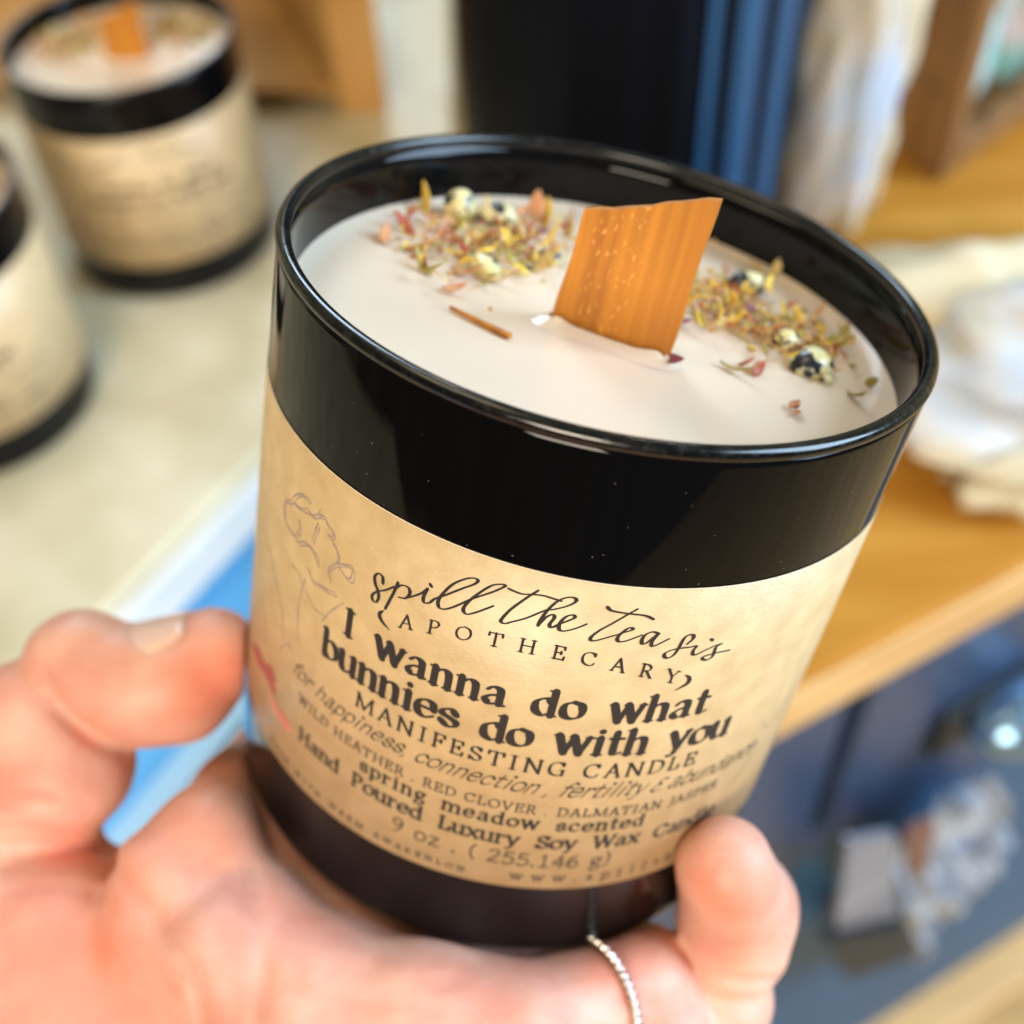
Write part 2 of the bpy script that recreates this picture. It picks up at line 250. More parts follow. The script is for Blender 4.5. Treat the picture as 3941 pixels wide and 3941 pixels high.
# --- a small stroke alphabet (x-height 1, capitals 1.4); c = curve, l = line, s = serif x,y,halfwidth, d = dot
GL={
'a':(1.0,'c .14,.76 .38,.97 .66,.88 .72,.6 .72,.18 .78,.04 .95,.06;c .7,.57 .35,.5 .13,.26 .3,.03 .55,.08 .72,.26'),
'b':(1.0,'l .2,1.45 .2,.02;c .2,.74 .5,.97 .82,.8 .9,.5 .82,.18 .5,.02 .2,.22;s .1,1.43,.12'),
'c':(.95,'c .8,.76 .55,.97 .22,.82 .12,.5 .22,.16 .52,.02 .86,.24;d .76,.78'),
'd':(1.05,'l .8,1.45 .8,.02;c .8,.74 .5,.97 .18,.8 .1,.5 .18,.18 .5,.02 .8,.24;s .7,1.43,.12;s .9,.04,.12'),
'e':(.98,'l .13,.54 .82,.54;c .83,.54 .76,.86 .48,.97 .2,.82 .1,.5 .2,.15 .52,.02 .87,.24'),
'f':(.7,'c .78,1.32 .55,1.45 .36,1.25 .32,1 .32,0;l .08,.96 .66,.96;s .32,0,.2'),
'g':(1.0,'c .45,.98 .16,.82 .2,.52 .45,.4 .72,.54 .75,.84 .45,.98;c .26,.44 .15,.24 .5,.13 .82,0 .76,-.3 .4,-.44 .1,-.3 .3,-.02;l .74,.9 .96,.98'),
'h':(1.05,'l .2,1.45 .2,0;c .2,.7 .5,.96 .76,.86 .82,.55 .82,0;s .2,0,.2;s .82,0,.2;s .1,1.43,.12'),
'i':(.6,'l .3,1 .3,0;s .3,0,.22;s .19,.97,.13;d .3,1.36'),
'l':(.6,'l .3,1.45 .3,0;s .3,0,.22;s .19,1.43,.13'),
'm':(1.65,'l .2,1 .2,0;c .2,.7 .48,.96 .74,.86 .8,.55 .8,0;c .8,.7 1.1,.96 1.36,.86 1.42,.55 1.42,0;s .2,0,.19;s .8,0,.19;s 1.42,0,.19;s .1,.97,.12'),
'n':(1.05,'l .2,1 .2,0;c .2,.7 .5,.96 .76,.86 .82,.55 .82,0;s .2,0,.2;s .82,0,.2;s .1,.97,.12'),
'o':(1.0,'c .5,.97 .2,.84 .1,.5 .2,.16 .5,.03 .8,.16 .9,.5 .8,.84 .5,.97'),
'p':(1.0,'l .2,1 .2,-.45;c .2,.74 .5,.97 .82,.8 .9,.5 .82,.18 .5,.02 .2,.22;s .1,.97,.12;s .2,-.45,.2'),
'r':(.8,'l .22,1 .22,0;c .22,.62 .42,.9 .7,.93;d .66,.86;s .22,0,.24;s .12,.97,.12'),
's':(.92,'c .76,.76 .5,.97 .22,.84 .2,.62 .5,.5 .78,.36 .76,.12 .48,.02 .14,.24'),
't':(.72,'c .3,1.32 .3,.3 .42,.05 .68,.14;l .06,.96 .64,.96'),
'u':(1.05,'c .18,1 .18,.35 .28,.08 .5,.03 .8,.26;l .82,1 .82,0;s .1,.97,.12;s .72,.97,.12;s .92,.03,.12'),
'w':(1.45,'l .1,1 .42,0;l .42,0 .72,.98;l .7,1 1.04,0;l 1.04,0 1.34,1;s .08,.98,.16;s .68,.98,.14;s 1.34,.98,.15'),
'x':(1.0,'l .12,1 .85,0;l .85,1 .12,0;s .13,.98,.15;s .85,.98,.13;s .13,.02,.13;s .86,.02,.15'),
'y':(1.0,'l .12,1 .52,.05;c .88,1 .52,.05 .36,-.36 .12,-.4;s .12,.98,.17;s .86,.98,.14'),
'z':(.95,'l .12,.95 .82,.95;l .82,.95 .12,.05;l .12,.05 .86,.05'),
'A':(1.25,'l .62,1.4 1.1,0;l .62,1.4 .14,0;l .32,.5 .9,.5;s .14,0,.16;s 1.1,0,.18'),
'B':(1.15,'l .25,1.4 .25,0;c .1,1.37 .6,1.37 .86,1.1 .6,.76 .25,.74;c .6,.74 .98,.5 .9,.12 .6,.03 .1,.03'),
'C':(1.3,'c 1.08,1.12 .9,1.34 .65,1.38 .26,1.18 .12,.7 .26,.22 .65,.02 .95,.08 1.14,.34;l 1.08,1.36 1.08,1.06'),
'D':(1.35,'l .27,1.4 .27,0;c .1,1.37 .6,1.37 1.06,1.15 1.2,.7 1.06,.25 .6,.03 .1,.03'),
'E':(1.1,'l .27,1.4 .27,0;l .1,1.37 .92,1.37;l .27,.72 .72,.72;l .1,.03 .98,.03;l .92,1.38 .94,1.1;l .98,.02 1.0,.34;l .72,.86 .72,.58'),
'F':(1.05,'l .27,1.4 .27,0;l .1,1.37 .92,1.37;l .27,.72 .72,.72;l .92,1.38 .94,1.1;l .72,.86 .72,.58;s .27,0,.2'),
'G':(1.35,'c 1.08,1.12 .9,1.34 .65,1.38 .26,1.18 .12,.7 .26,.22 .65,.02 .95,.06 1.1,.14;l 1.1,.6 1.1,.06;s 1.06,.6,.2;l 1.08,1.36 1.08,1.06'),
'H':(1.45,'l .27,1.4 .27,0;l 1.15,1.4 1.15,0;l .27,.72 1.15,.72;s .27,0,.2;s 1.15,0,.2;s .27,1.4,.2;s 1.15,1.4,.2'),
'I':(.75,'l .36,1.4 .36,0;s .36,0,.24;s .36,1.38,.24'),
'J':(.75,'c .5,1.4 .5,.1 .34,-.26 .06,-.3;s .48,1.38,.22'),
'L':(1.05,'l .27,1.4 .27,0;l .1,.03 .9,.03;l .92,.02 .94,.4;s .27,1.38,.2'),
'M':(1.75,'l .25,1.4 .22,0;l .25,1.4 .85,.05;l .85,.05 1.45,1.4;l 1.45,1.4 1.5,0;s .22,0,.18;s 1.5,0,.2;s .2,1.38,.16;s 1.52,1.38,.14'),
'N':(1.45,'l .25,1.4 .25,0;l .25,1.4 1.18,0;l 1.18,1.4 1.18,0;s .25,0,.18;s 1.18,1.38,.18;s .2,1.38,.16'),
'O':(1.4,'c .7,1.38 .28,1.18 .12,.7 .28,.22 .7,.02 1.12,.22 1.28,.7 1.12,1.18 .7,1.38'),
'P':(1.1,'l .27,1.4 .27,0;c .1,1.37 .68,1.37 .94,1.05 .68,.68 .27,.66;s .27,0,.22'),
'R':(1.2,'l .27,1.4 .27,0;c .1,1.37 .68,1.37 .92,1.05 .68,.7 .27,.68;l .6,.68 1.06,.02;s .27,0,.2;s 1.1,.02,.12'),
'S':(1.05,'c .86,1.1 .55,1.38 .24,1.2 .24,.88 .56,.7 .88,.5 .88,.18 .52,.02 .16,.3;l .87,1.34 .87,1.06;l .15,.06 .15,.34'),
'T':(1.25,'l .62,1.4 .62,0;l .1,1.36 1.14,1.36;l .1,1.38 .08,1.06;l 1.14,1.38 1.16,1.06;s .62,0,.22'),
'U':(1.3,'c .25,1.4 .25,.4 .36,.1 .65,.02 .96,.12 1.05,.4 1.05,1.4;s .25,1.38,.18;s 1.05,1.38,.18'),
'V':(1.25,'l .14,1.4 .62,0;l .62,0 1.1,1.4;s .14,1.38,.18;s 1.1,1.38,.16'),
'W':(1.8,'l .14,1.4 .54,0;l .54,0 .9,1.3;l .88,1.4 1.28,0;l 1.28,0 1.66,1.4;s .14,1.38,.17;s .86,1.38,.15;s 1.66,1.38,.15'),
'Y':(1.2,'l .12,1.4 .6,.65;l 1.08,1.4 .6,.65;l .6,.65 .6,0;s .12,1.38,.17;s 1.08,1.38,.15;s .6,0,.22'),
'K':(1.3,'l .27,1.4 .27,0;l 1.0,1.4 .3,.65;l .5,.85 1.1,0;s .27,0,.2;s .27,1.38,.2;s 1.1,0,.15'),
'9':(1.0,'c .82,1.0 .5,.66 .16,.9 .2,1.24 .5,1.39 .82,1.2 .84,.75 .6,.2 .26,.02'),
'2':(1.0,'c .14,1.08 .3,1.36 .64,1.36 .8,1.05 .5,.5 .1,.05;l .1,.04 .88,.04'),
'5':(1.0,'l .82,1.36 .26,1.36;l .26,1.36 .2,.78;c .2,.78 .55,.9 .86,.6 .78,.16 .42,.02 .1,.2'),
'1':(1.0,'l .5,1.4 .5,0;l .5,1.4 .2,1.18;s .5,.02,.36'),
'4':(1.0,'l .66,1.4 .1,.45;l .1,.45 .96,.45;l .66,1.4 .66,0'),
'6':(1.0,'c .76,1.36 .4,1.2 .16,.8 .16,.3 .5,.02 .86,.3 .76,.72 .45,.82 .16,.5'),
'(':(.55,'c .45,1.55 .2,1.1 .16,.6 .24,.2 .48,-.18'),
')':(.55,'c .1,1.55 .35,1.1 .39,.6 .31,.2 .07,-.18'),
'.':(.45,'d .2,.08'),',':(.4,'l .22,.1 .1,-.25'),
'&':(.9,'c .75,1.2 .35,1.2 .25,.9 .5,.7;c .5,.7 .12,.5 .14,.1 .5,0 .8,.2'),
'k':(.95,'l .2,1.45 .2,0;l .8,1 .22,.45;l .4,.6 .86,0'),
'v':(.95,'l .1,1 .5,0;l .5,0 .88,1'),
}
def text_line(txt,s0,s1,base,size,thick,thin,serif=True,slant=0,arc=None,nib=25,wspace=.75,power=2.,scaleh=1.0,blend=False):
    """strokes of a row of text between label positions s0..s1"""
    adv=[GL[ch][0] if ch!=' ' else wspace for ch in txt]
    tot=sum(adv)*size; gaps=len(txt)-1
    extra=(s1-s0-tot)/gaps; V=[];Fc=[]; x=s0
    if extra<-.06*size:
        sx=(s1-s0)/tot; extra=0
    else: sx=1.0
    na=math.radians(nib)
    def put(strokes,wf):
        v,f=ribbon(strokes,wf); b=len(V); V.extend(v); Fc.extend(tuple(i+b for i in q) for q in f)
    for ch,a in zip(txt,adv):
        if ch!=' ':
            xx=x
            def tr(p):
                s=xx+(p[0]+slant*p[1])*size*sx; h=base-p[1]*size*scaleh
                if arc: h+=arc(s)
                return (s,h)
            wf=lambda dx,dy,t:size*.5*(thin+(thick-thin)*abs(math.sin(math.atan2(dy,dx)-na))**power)
            for st in GL[ch][1].split(';'):
                k,rest=st[0],st[2:]
                if k=='s':
                    if serif:
                        px,py,hw=map(float,rest.split(',')); put([[tr((px-hw,py)),tr((px,py)),tr((px+hw,py))]],lambda dx,dy,t:size*.5*max(thin,.09))
                elif k=='d':
                    px,py=map(float,rest.split(',')); r=max(thick*.45,.15)*size
                    q=tr((px,py)); put([[(q[0]-1e-3,q[1]),(q[0]+1e-3,q[1])]],lambda dx,dy,t:r)
                else:
                    P=[tuple(map(float,p.split(','))) for p in rest.split()]
                    if k=='c': P=spline(P,6)
                    else:
                        P=[np.array(P[0])*(1-u)+np.array(P[1])*u for u in (0,.33,.67,1)]
                    put([[tr(p) for p in P]],wf)
        x+=a*size*sx+extra
    return V,Fc
SCRIPT = [[(-16.77, 27.76), (-16.93, 26.95), (-17.53, 26.77), (-17.97, 27.52), (-17.76, 28.47), (-17.3, 29.18), (-17.05, 30.04), (-17.28, 30.92), (-17.77, 31.0), (-17.96, 30.34), (-17.41, 29.42), (-16.32, 28.51), (-15.29, 27.4)], [(-14.84, 26.5), (-15.18, 28.15), (-15.61, 29.78), (-15.97, 31.12)], [(-15.17, 27.69), (-14.41, 26.64), (-13.55, 26.43), (-13.18, 27.07), (-13.62, 28.1), (-14.5, 28.47)], [(-13.62, 28.1), (-12.57, 27.13), (-11.76, 26.27), (-11.17, 25.33)], [(-11.17, 25.33), (-11.47, 26.65), (-11.31, 27.41), (-10.7, 27.15), (-10.09, 26.22), (-8.93, 25.06), (-7.2, 23.26), (-6.1, 22.2), (-5.77, 21.53), (-6.24, 21.39), (-7.14, 21.9), (-8.36, 23.2), (-9.25, 24.9), (-9.69, 26.34), (-9.45, 27.17), (-8.75, 27.08), (-7.85, 26.31), (-6.99, 25.37), (-5.91, 24.17), (-4.1, 22.53), (-3.06, 21.46), (-2.8, 21.01), (-3.27, 21.02), (-4.26, 21.64), (-5.6, 23.51), (-6.45, 25.12), (-6.71, 26.14), (-6.32, 26.6), (-5.69, 26.29), (-4.59, 25.28), (-3.52, 24.22)], [(-10.99, 24.56), (-10.77, 24.77)], [(-2.42, 21.27), (-1.58, 21.43), (-0.76, 21.49), (0.13, 21.24), (1.41, 21.02), (2.63, 21.14), (3.44, 21.23)], [(0.77, 20.47), (-0.28, 21.9), (-1.53, 23.85), (-2.22, 25.35), (-2.36, 26.08), (-1.86, 26.18), (-1.19, 25.69), (0.24, 24.63), (2.02, 22.96), (2.8, 22.62), (4.21, 21.74), (4.92, 20.94), (4.73, 20.49), (3.96, 20.58), (3.06, 21.33), (2.29, 22.76), (1.8, 24.32), (1.65, 25.29)], [(1.66, 25.22), (2.26, 23.92), (2.87, 23.34), (3.15, 23.73), (2.85, 24.74), (3.07, 25.18), (3.65, 24.83), (3.84, 24.48)], [(3.25, 25.06), (3.81, 24.51), (4.73, 23.75), (5.28, 23.2), (5.0, 22.86), (4.36, 23.27), (3.9, 24.27), (3.95, 25.16), (4.39, 25.37), (5.13, 25.06), (6.07, 24.41), (6.75, 23.83)], [(8.4, 21.08), (8.9, 21.48), (10.01, 21.66), (11.39, 21.75), (12.79, 21.87), (13.89, 22.36)], [(11.74, 20.96), (10.87, 21.83), (9.57, 23.21), (8.37, 24.45), (7.66, 25.5), (7.64, 26.02), (8.06, 26.1), (8.8, 25.75), (9.77, 25.21), (10.5, 24.82), (11.22, 24.39), (11.85, 24.07), (11.83, 23.8), (11.36, 23.84), (10.74, 24.7), (10.51, 25.45), (10.82, 25.88), (11.54, 25.73), (12.51, 25.15), (13.17, 24.72)], [(15.01, 24.45), (14.24, 24.24), (13.52, 24.71), (13.33, 25.63), (13.62, 26.08), (14.08, 25.8), (14.7, 24.91), (15.07, 24.42), (14.57, 25.75), (14.74, 26.34), (15.2, 26.25), (16.52, 25.27)], [(18.96, 26.28), (19.47, 25.53), (19.33, 24.96), (18.77, 24.87), (18.32, 25.38), (18.1, 26.67), (17.81, 27.77), (17.22, 28.3), (16.68, 28.08), (16.63, 27.51), (17.32, 27.08), (18.31, 26.87), (19.35, 26.82), (20.25, 26.76), (20.07, 27.43), (20.2, 28.02), (20.67, 28.12), (21.48, 27.68), (22.18, 27.38), (22.9, 27.09), (23.67, 26.94), (23.06, 27.35), (23.03, 28.11), (22.99, 28.87), (22.46, 29.27), (21.77, 29.02), (21.8, 28.59), (22.68, 28.42), (23.96, 28.3), (25.23, 28.31)], [(21.9, 25.92), (22.2, 26.15)]]
FLOWER = [[(-35.84, 29.82), (-35.42, 28.36), (-34.01, 27.18), (-33.31, 26.03), (-31.84, 24.75), (-30.38, 24.28), (-29.84, 24.25)], [(-33.17, 26.89), (-32.04, 26.88), (-30.13, 25.85), (-29.16, 25.96), (-28.13, 25.16), (-27.63, 24.11)], [(-28.14, 25.09), (-26.71, 24.58), (-26.21, 25.18), (-25.15, 25.56), (-25.04, 26.28), (-25.81, 26.49)], [(-35.84, 29.82), (-35.08, 31.25), (-33.63, 31.33), (-32.43, 31.43), (-31.54, 31.77), (-30.36, 30.89), (-29.18, 30.52), (-27.96, 30.94), (-27.17, 31.7)], [(-31.79, 28.48), (-31.56, 29.95), (-32.2, 31.1)], [(-24.96, 26.86), (-24.08, 27.54), (-23.74, 28.6), (-23.83, 29.31), (-24.97, 30.94), (-25.04, 31.82), (-24.75, 32.45)], [(-23.81, 29.46), (-22.42, 28.67), (-21.32, 28.25), (-21.35, 29.89), (-22.01, 30.34), (-23.18, 29.84)], [(-28.93, 33.85), (-27.86, 34.75), (-26.54, 34.6), (-24.91, 34.24), (-23.58, 33.79)], [(-28.23, 27.54), (-27.77, 26.1), (-28.63, 29.46)], [(-29.18, 30.52), (-28.25, 30.5), (-27.3, 30.8), (-26.88, 31.48)], [(-32.56, 36.13), (-30.63, 36.01), (-29.82, 37.12)], [(-40.78, 39.5), (-39.08, 39.54), (-37.67, 40.75), (-38.33, 41.77)], [(-37.28, 41.37), (-34.08, 44.48), (-33.04, 49.27)], [(-29.24, 35.86), (-30.07, 41.15), (-29.42, 46.16)], [(-28.68, 37.48), (-26.98, 38.69), (-25.0, 38.56)], [(-33.28, 51.01), (-31.58, 48.76), (-30.39, 49.23)], [(-25.14, 39.59), (-23.88, 37.02), (-22.0, 34.29)]]
BLOT = [[(-43.51, 59.99), (-39.52, 58.36), (-35.67, 56.6), (-34.03, 57.73), (-34.32, 60.45), (-37.75, 60.75), (-41.31, 60.89)], [(-35.58, 61.95), (-32.75, 60.31), (-31.45, 62.09), (-28.4, 62.5), (-29.32, 63.65), (-33.42, 64.86)], [(-31.58, 65.58), (-30.21, 63.96), (-30.21, 65.37), (-31.28, 66.28)], [(-28.54, 65.44), (-27.6, 64.67), (-27.79, 65.85)]]

BLOTS = [[(-44.53, 60.68), (-39.68, 59.33), (-36.31, 59.09), (-33.91, 60.06)], [(-35.32, 61.97), (-33.12, 62.32), (-31.0, 62.49), (-28.55, 62.64)], [(-38.72, 58.95), (-36.01, 57.72), (-33.8, 57.78)], [(-31.58, 65.58), (-30.71, 65.44)], [(-28.37, 65.42), (-27.83, 65.47)]]

def build_candle(full=True):
    root=empty('candle',BASE,ROT)
    R=RJ*mm; H=HJ*mm
    # glass: one closed wall, rounded heel
    prof=[(0,.0012),(.030,.0012),(.0345,.0004),(.0378,.0006)]
    for k in range(7):
        a=-math.pi/2+math.pi/2*k/6; prof.append((.0376+.0034*math.cos(a),.0038+.0034*math.sin(a)))
    prof+=[(R,.02),(R,.05),(R,H-.0022),(R-.0001,H-.0014)]
    inner=[(R-.0014,H-.0012),(R-.0017,H-.0035),(R-.0018,H-.012),(R-.0020,.012),(R-.006,.006),(0,.005)]
    lathe('glass_jar',prof+inner,M['glass'],root,200,close=False)
    # fire-polished bead round the mouth
    rp=[]; rc=R-.00072; zc=H-.00092
    for k in range(20):
        a=2*math.pi*k/20; rp.append((rc+.00092*math.cos(a),zc+.00092*math.sin(a)))
    lathe('rim',rp,M['rim'],root,220)
    # wax with a slightly uneven meniscus
    V=[];Fc=[];nr=26;ns=120;zw=H-.0097
    for i in range(nr+1):
        r=(R-.0018)*i/nr
        for j in range(ns):
            a=2*math.pi*j/ns; edge=max(0,(r-(R-.0042))/.0024)
            z=zw+.0006*edge**2+.00012*math.sin(3*a+40*r)*math.sin(90*r)
            V.append((r*math.cos(a),r*math.sin(a),z))
    for i in range(nr):
        for j in range(ns):
            k=(j+1)%ns; Fc.append((i*ns+j,(i+1)*ns+j,(i+1)*ns+k,i*ns+k))
    mesh('wax',V,Fc,M['wax'],root)
    # label paper wraps most of the jar
    V=[];Fc=[]; s0,s1=-124.,124.; n=240
    hs=[18.0,18.02,44,70.78,70.8]
    for i in range(n+1):
        s=s0+(s1-s0)*i/n
        for k,h in enumerate(hs): V.append(cyl(s,h,RJ+(.02 if k in(0,4) else .13)))
    for i in range(n):
        for k in range(4): Fc.append((i*5+k,(i+1)*5+k,(i+1)*5+k+1,i*5+k+1))
    lab=mesh('label',V,Fc,M['kraft'],root)
    v,f=ribbon([[(s0+(s1-s0)*i/200,17.99) for i in range(201)]],lambda dx,dy,t:.055); mesh('cut_edge',v,f,M['paper_edge'],lab,smooth=False)
    def tl(name,*a,m='ink',**k):
        v,f=text_line(*a,**k); o=mesh(name,v,f,M[m],lab,smooth=False); return o
    arc=lambda s:.0112*(s-2.8)**2
    v,f=ribbon([spline(s,6) for s in SCRIPT],lambda dx,dy,t:.10+.15*abs(math.sin(math.atan2(dy,dx)-.35))**2)
    mesh('script_line',v,f,M['ink'],lab,smooth=False)
    tl('text_line','APOTHECARY',-13.9,19.4,29.55,1.42,.24,.11,arc=arc)
    for pts in ([(-16.1,31.5),(-16.6,32.3),(-16.2,33.1),(-15.0,33.8)],[(20.2,31.3),(20.9,31.9),(20.9,32.8),(19.6,33.75)]):
        v,f=ribbon([spline(pts,6)],lambda dx,dy,t:.06+.24*math.sin(math.pi*min(max(t,0),1)))
        mesh('bracket',v,f,M['ink'],lab,smooth=False)
    tl('text_line','I wanna do what',-21.7,25.3,38.6,2.85,.385,.11,wspace=.85)
    tl('text_line','bunnies do with you',-24.7,30.6,44.35,2.95,.385,.11,wspace=.85)
    tl('text_line','MANIFESTING CANDLE',-18.2,26.8,48.45,1.70,.26,.10,wspace=.6)
    tl('text_line','for happiness, connection , fertility & abundance',-30.2,39.0,52.2,1.85,.22,.07,serif=False,slant=.5,nib=40,m='thin_ink',wspace=.55,scaleh=1.0)
    tl('text_line','WILD HEATHER . RED CLOVER . DALMATIAN JASPER',-28.0,33.2,55.9,1.12,.23,.12,m='thin_ink',wspace=.6)
    tl('text_line','spring meadow scented',-16.2,22.2,58.75,1.55,.31,.15,wspace=1.0)
    tl('text_line','Hand Poured Luxury Soy Wax Candle',-27.2,35.2,62.35,1.72,.31,.15,wspace=1.1)
    tl('text_line','9 oz . ( 255.146 g)',-10.3,19.2,66.2,1.75,.16,.13,m='thin_ink',wspace=.7)
    tl('text_line','www.spilltheteasis',6.3,45.0,69.2,1.15,.2,.16,m='thin_ink')
    tl('text_line','BURN WITH WARM AWAKENLON',-34.0,0.4,69.45,.72,.26,.16,m='thin_ink',wspace=.8)
    v,f=ribbon([spline(s,5) for s in FLOWER],lambda dx,dy,t:.045+.08*abs(math.sin(6*t+1)))
    fl2=[[(s+.35+.15*math.sin(3*h),h+.3+.15*math.sin(2*s)) for s,h in st] for st in FLOWER[:9]]
    v2,f2=ribbon([spline(s,5) for s in fl2],lambda dx,dy,t:.02+.09*abs(math.sin(9*t+2)))
    mesh('flower_sketch',v2,f2,M['sketch'],lab,smooth=False)
    mesh('flower_sketch',v,f,M['sketch'],lab,smooth=False)
    v,f=ribbon([spline(s,5) for s in ([(33.5,53.5),(36,51),(38,50.5),(37.5,52.5),(35,55)],[(38,50.5),(40,52),(38.5,55),(37,57)],[(39,47),(41,49),(43,47)])],lambda dx,dy,t:.08)
    mesh('flower_sketch',v,f,M['sketch'],lab,smooth=False)
    for k_,(pth,hw_,mk) in enumerate(zip(BLOTS,(1.35,.95,.8,.4,.4),('red_dark','red','red_dark','red','red'))):
        v,f=ribbon([spline(pth,8)],lambda dx,dy,t:hw_*(.25+.75*math.sin(math.pi*min(max(t,0),1))**.7)*(1+.25*math.sin(9*t+k_)),R=RJ+.165+.006*k_)
        mesh('watercolour_petal',v,f,M[mk],lab,smooth=False)
    # wooden wick: thin board, photo corners
    hW=9.7
    b0=jloc(2105/K,1232/K,hW); b1=jloc(2562/K,1392/K,hW)
    du=(b1-b0); du/=np.linalg.norm(du)
    def onwick(px,py):
        r=np.array([(px*K-HALF)/F,(py*K-HALF)/F,1.0]); org=-Pr
        rl=np.array([r@e1,-(r@e0),-(r@aj)]); ol=np.array([org@e1,-(org@e0),HJ-org@aj])*mm
        nn=np.cross(du,[0,0,1.]); t=((b0-ol)@nn)/(rl@nn); return ol+rl*t
    t0=onwick(2250/K,812/K); t1=onwick(2772/K,772/K)
    nn=np.cross(du,[0,0,1.])*.0011
    if nn[1]>0: nn=-nn
    c0=b0-np.array([0,0,.006]); c1=b1-np.array([0,0,.006])
    fr=[c0,c1,t1,t0]; V=[]; Fc=[]; nx,ny=10,12
    for side in (0,1):
        for j in range(ny+1):
            for i in range(nx+1):
                u,v_=i/nx,j/ny; p=(fr[0]*(1-u)+fr[1]*u)*(1-v_)+(fr[3]*(1-u)+fr[2]*u)*v_
                jag=.00014*math.sin(7.3*u+2)+.0001*math.sin(23*u) if j==ny else 0
                jx=.00012*math.sin(11*v_+i) if i in(0,nx) else 0
                V.append(p-nn*side+np.array([jx,0,jag]))
    S=(nx+1)*(ny+1); ix=lambda s,i,j:s*S+j*(nx+1)+i
    for j in range(ny):
        for i in range(nx):
            Fc.append((ix(0,i,j),ix(0,i+1,j),ix(0,i+1,j+1),ix(0,i,j+1))); Fc.append((ix(1,i,j),ix(1,i,j+1),ix(1,i+1,j+1),ix(1,i+1,j)))
        for i in (0,nx): Fc.append((ix(0,i,j),ix(0,i,j+1),ix(1,i,j+1),ix(1,i,j)))
    for i in range(nx):
        for j in (0,ny): Fc.append((ix(0,i,j),ix(0,i+1,j),ix(1,i+1,j),ix(1,i,j)))
    mesh('wooden_wick',V,Fc,M['wick'],root,smooth=False)
    V=[];Fc=[]; n_=40; cm=(b0+b1)/2; hl=np.linalg.norm(b1-b0)/2; dv=np.array([-du[1],du[0],0])
    for i in range(n_):
        a=2*math.pi*i/n_
        for k_,(o_k,z_k) in enumerate(((.0022,-.00005),(.0011,.00035),(.00002,.0010+.0003*math.sin(5*a)))):
            V.append(cm+du*(hl-.0002+o_k)*math.copysign(abs(math.cos(a))**.35,math.cos(a))+dv*(.0006+o_k)*math.sin(a)+np.array([0,0,z_k]))
    for i in range(n_):
        j_=(i+1)%n_
        for k_ in (0,1): Fc.append((i*3+k_,j_*3+k_,j_*3+k_+1,i*3+k_+1))
    mesh('wax_collar',V,Fc,M['wax'],root)
    # dried flowers and spotted stone chips set in the wax
    def petal(c,ln,wd,az,tilt,curl,m):
        ln*=1.0; wd*=.75
        V=[];Fc=[];n=7
        for i in range(n+1):
            u=i/n; hw=wd*math.sin(math.pi*min(.97,u*.92+.05))**.8
            x=ln*(u-.35); z=curl*ln*(u-.35)**2*2
            for s in (-1,-.35,.35,1): V.append((x,hw*s,z+abs(s)*hw*.45))
        for i in range(n):
            for k in range(3): Fc.append((i*4+k,i*4+k+1,i*4+5+k,i*4+4+k))
        mt=Matrix.Translation(Vector(c))@Matrix.Rotation(az,4,'Z')@Matrix.Rotation(-tilt,4,'Y')@Matrix.Rotation(random.uniform(-.8,.8),4,'X')
        o=mesh('dried_petal',[mt@Vector(p) for p in V],Fc,m,root)
        sd=o.modifiers.new('thick','SOLIDIFY'); sd.thickness=.00018
    def chip(px,py,rx,ry,rz,az=0,m=None,lift=.3):
        c=jloc(px,py,9.5); bm=bmesh.new(); bmesh.ops.create_icosphere(bm,subdivisions=3,radius=1)
        off=rng.rand(3)*9
        for v in bm.verts:
            k=1+.10*math.sin(2.1*v.co.x+off[0]*3)+.08*math.sin(2.3*v.co.y+off[1])+.06*math.sin(3*v.co.z+off[2])
            v.co=Vector((v.co.x*rx,v.co.y*ry,v.co.z*rz))*k
        me=bpy.data.meshes.new('stone_chip'); 
        bmesh.ops.rotate(bm,verts=bm.verts,matrix=Matrix.Rotation(az,3,'Z'))
        bmesh.ops.translate(bm,verts=bm.verts,vec=Vector(c)+Vector((0,0,rz*lift)))
        bm.to_mesh(me); bm.free(); return link('stone_chip',me,m or M['jasper'],root)
    for a in ((868,408,.0025,.0020,.0023,.3,None,.7),(938,418,.0029,.0018,.0017,.1,None,.6),(915,510,.0034,.0021,.0015,-.95),(1032,492,.0019,.0012,.0012,.2),
              (1405,545,.0026,.002,.0022,.4),(1482,655,.0021,.0017,.0018,.2),(1522,692,.0032,.0026,.0022,.5),(1556,720,.0009,.0006,.0008,.3),(1360,612,.0012,.0009,.0008,0),(985,512,.0012,.0012,.0009,0)):
        chip(*a)
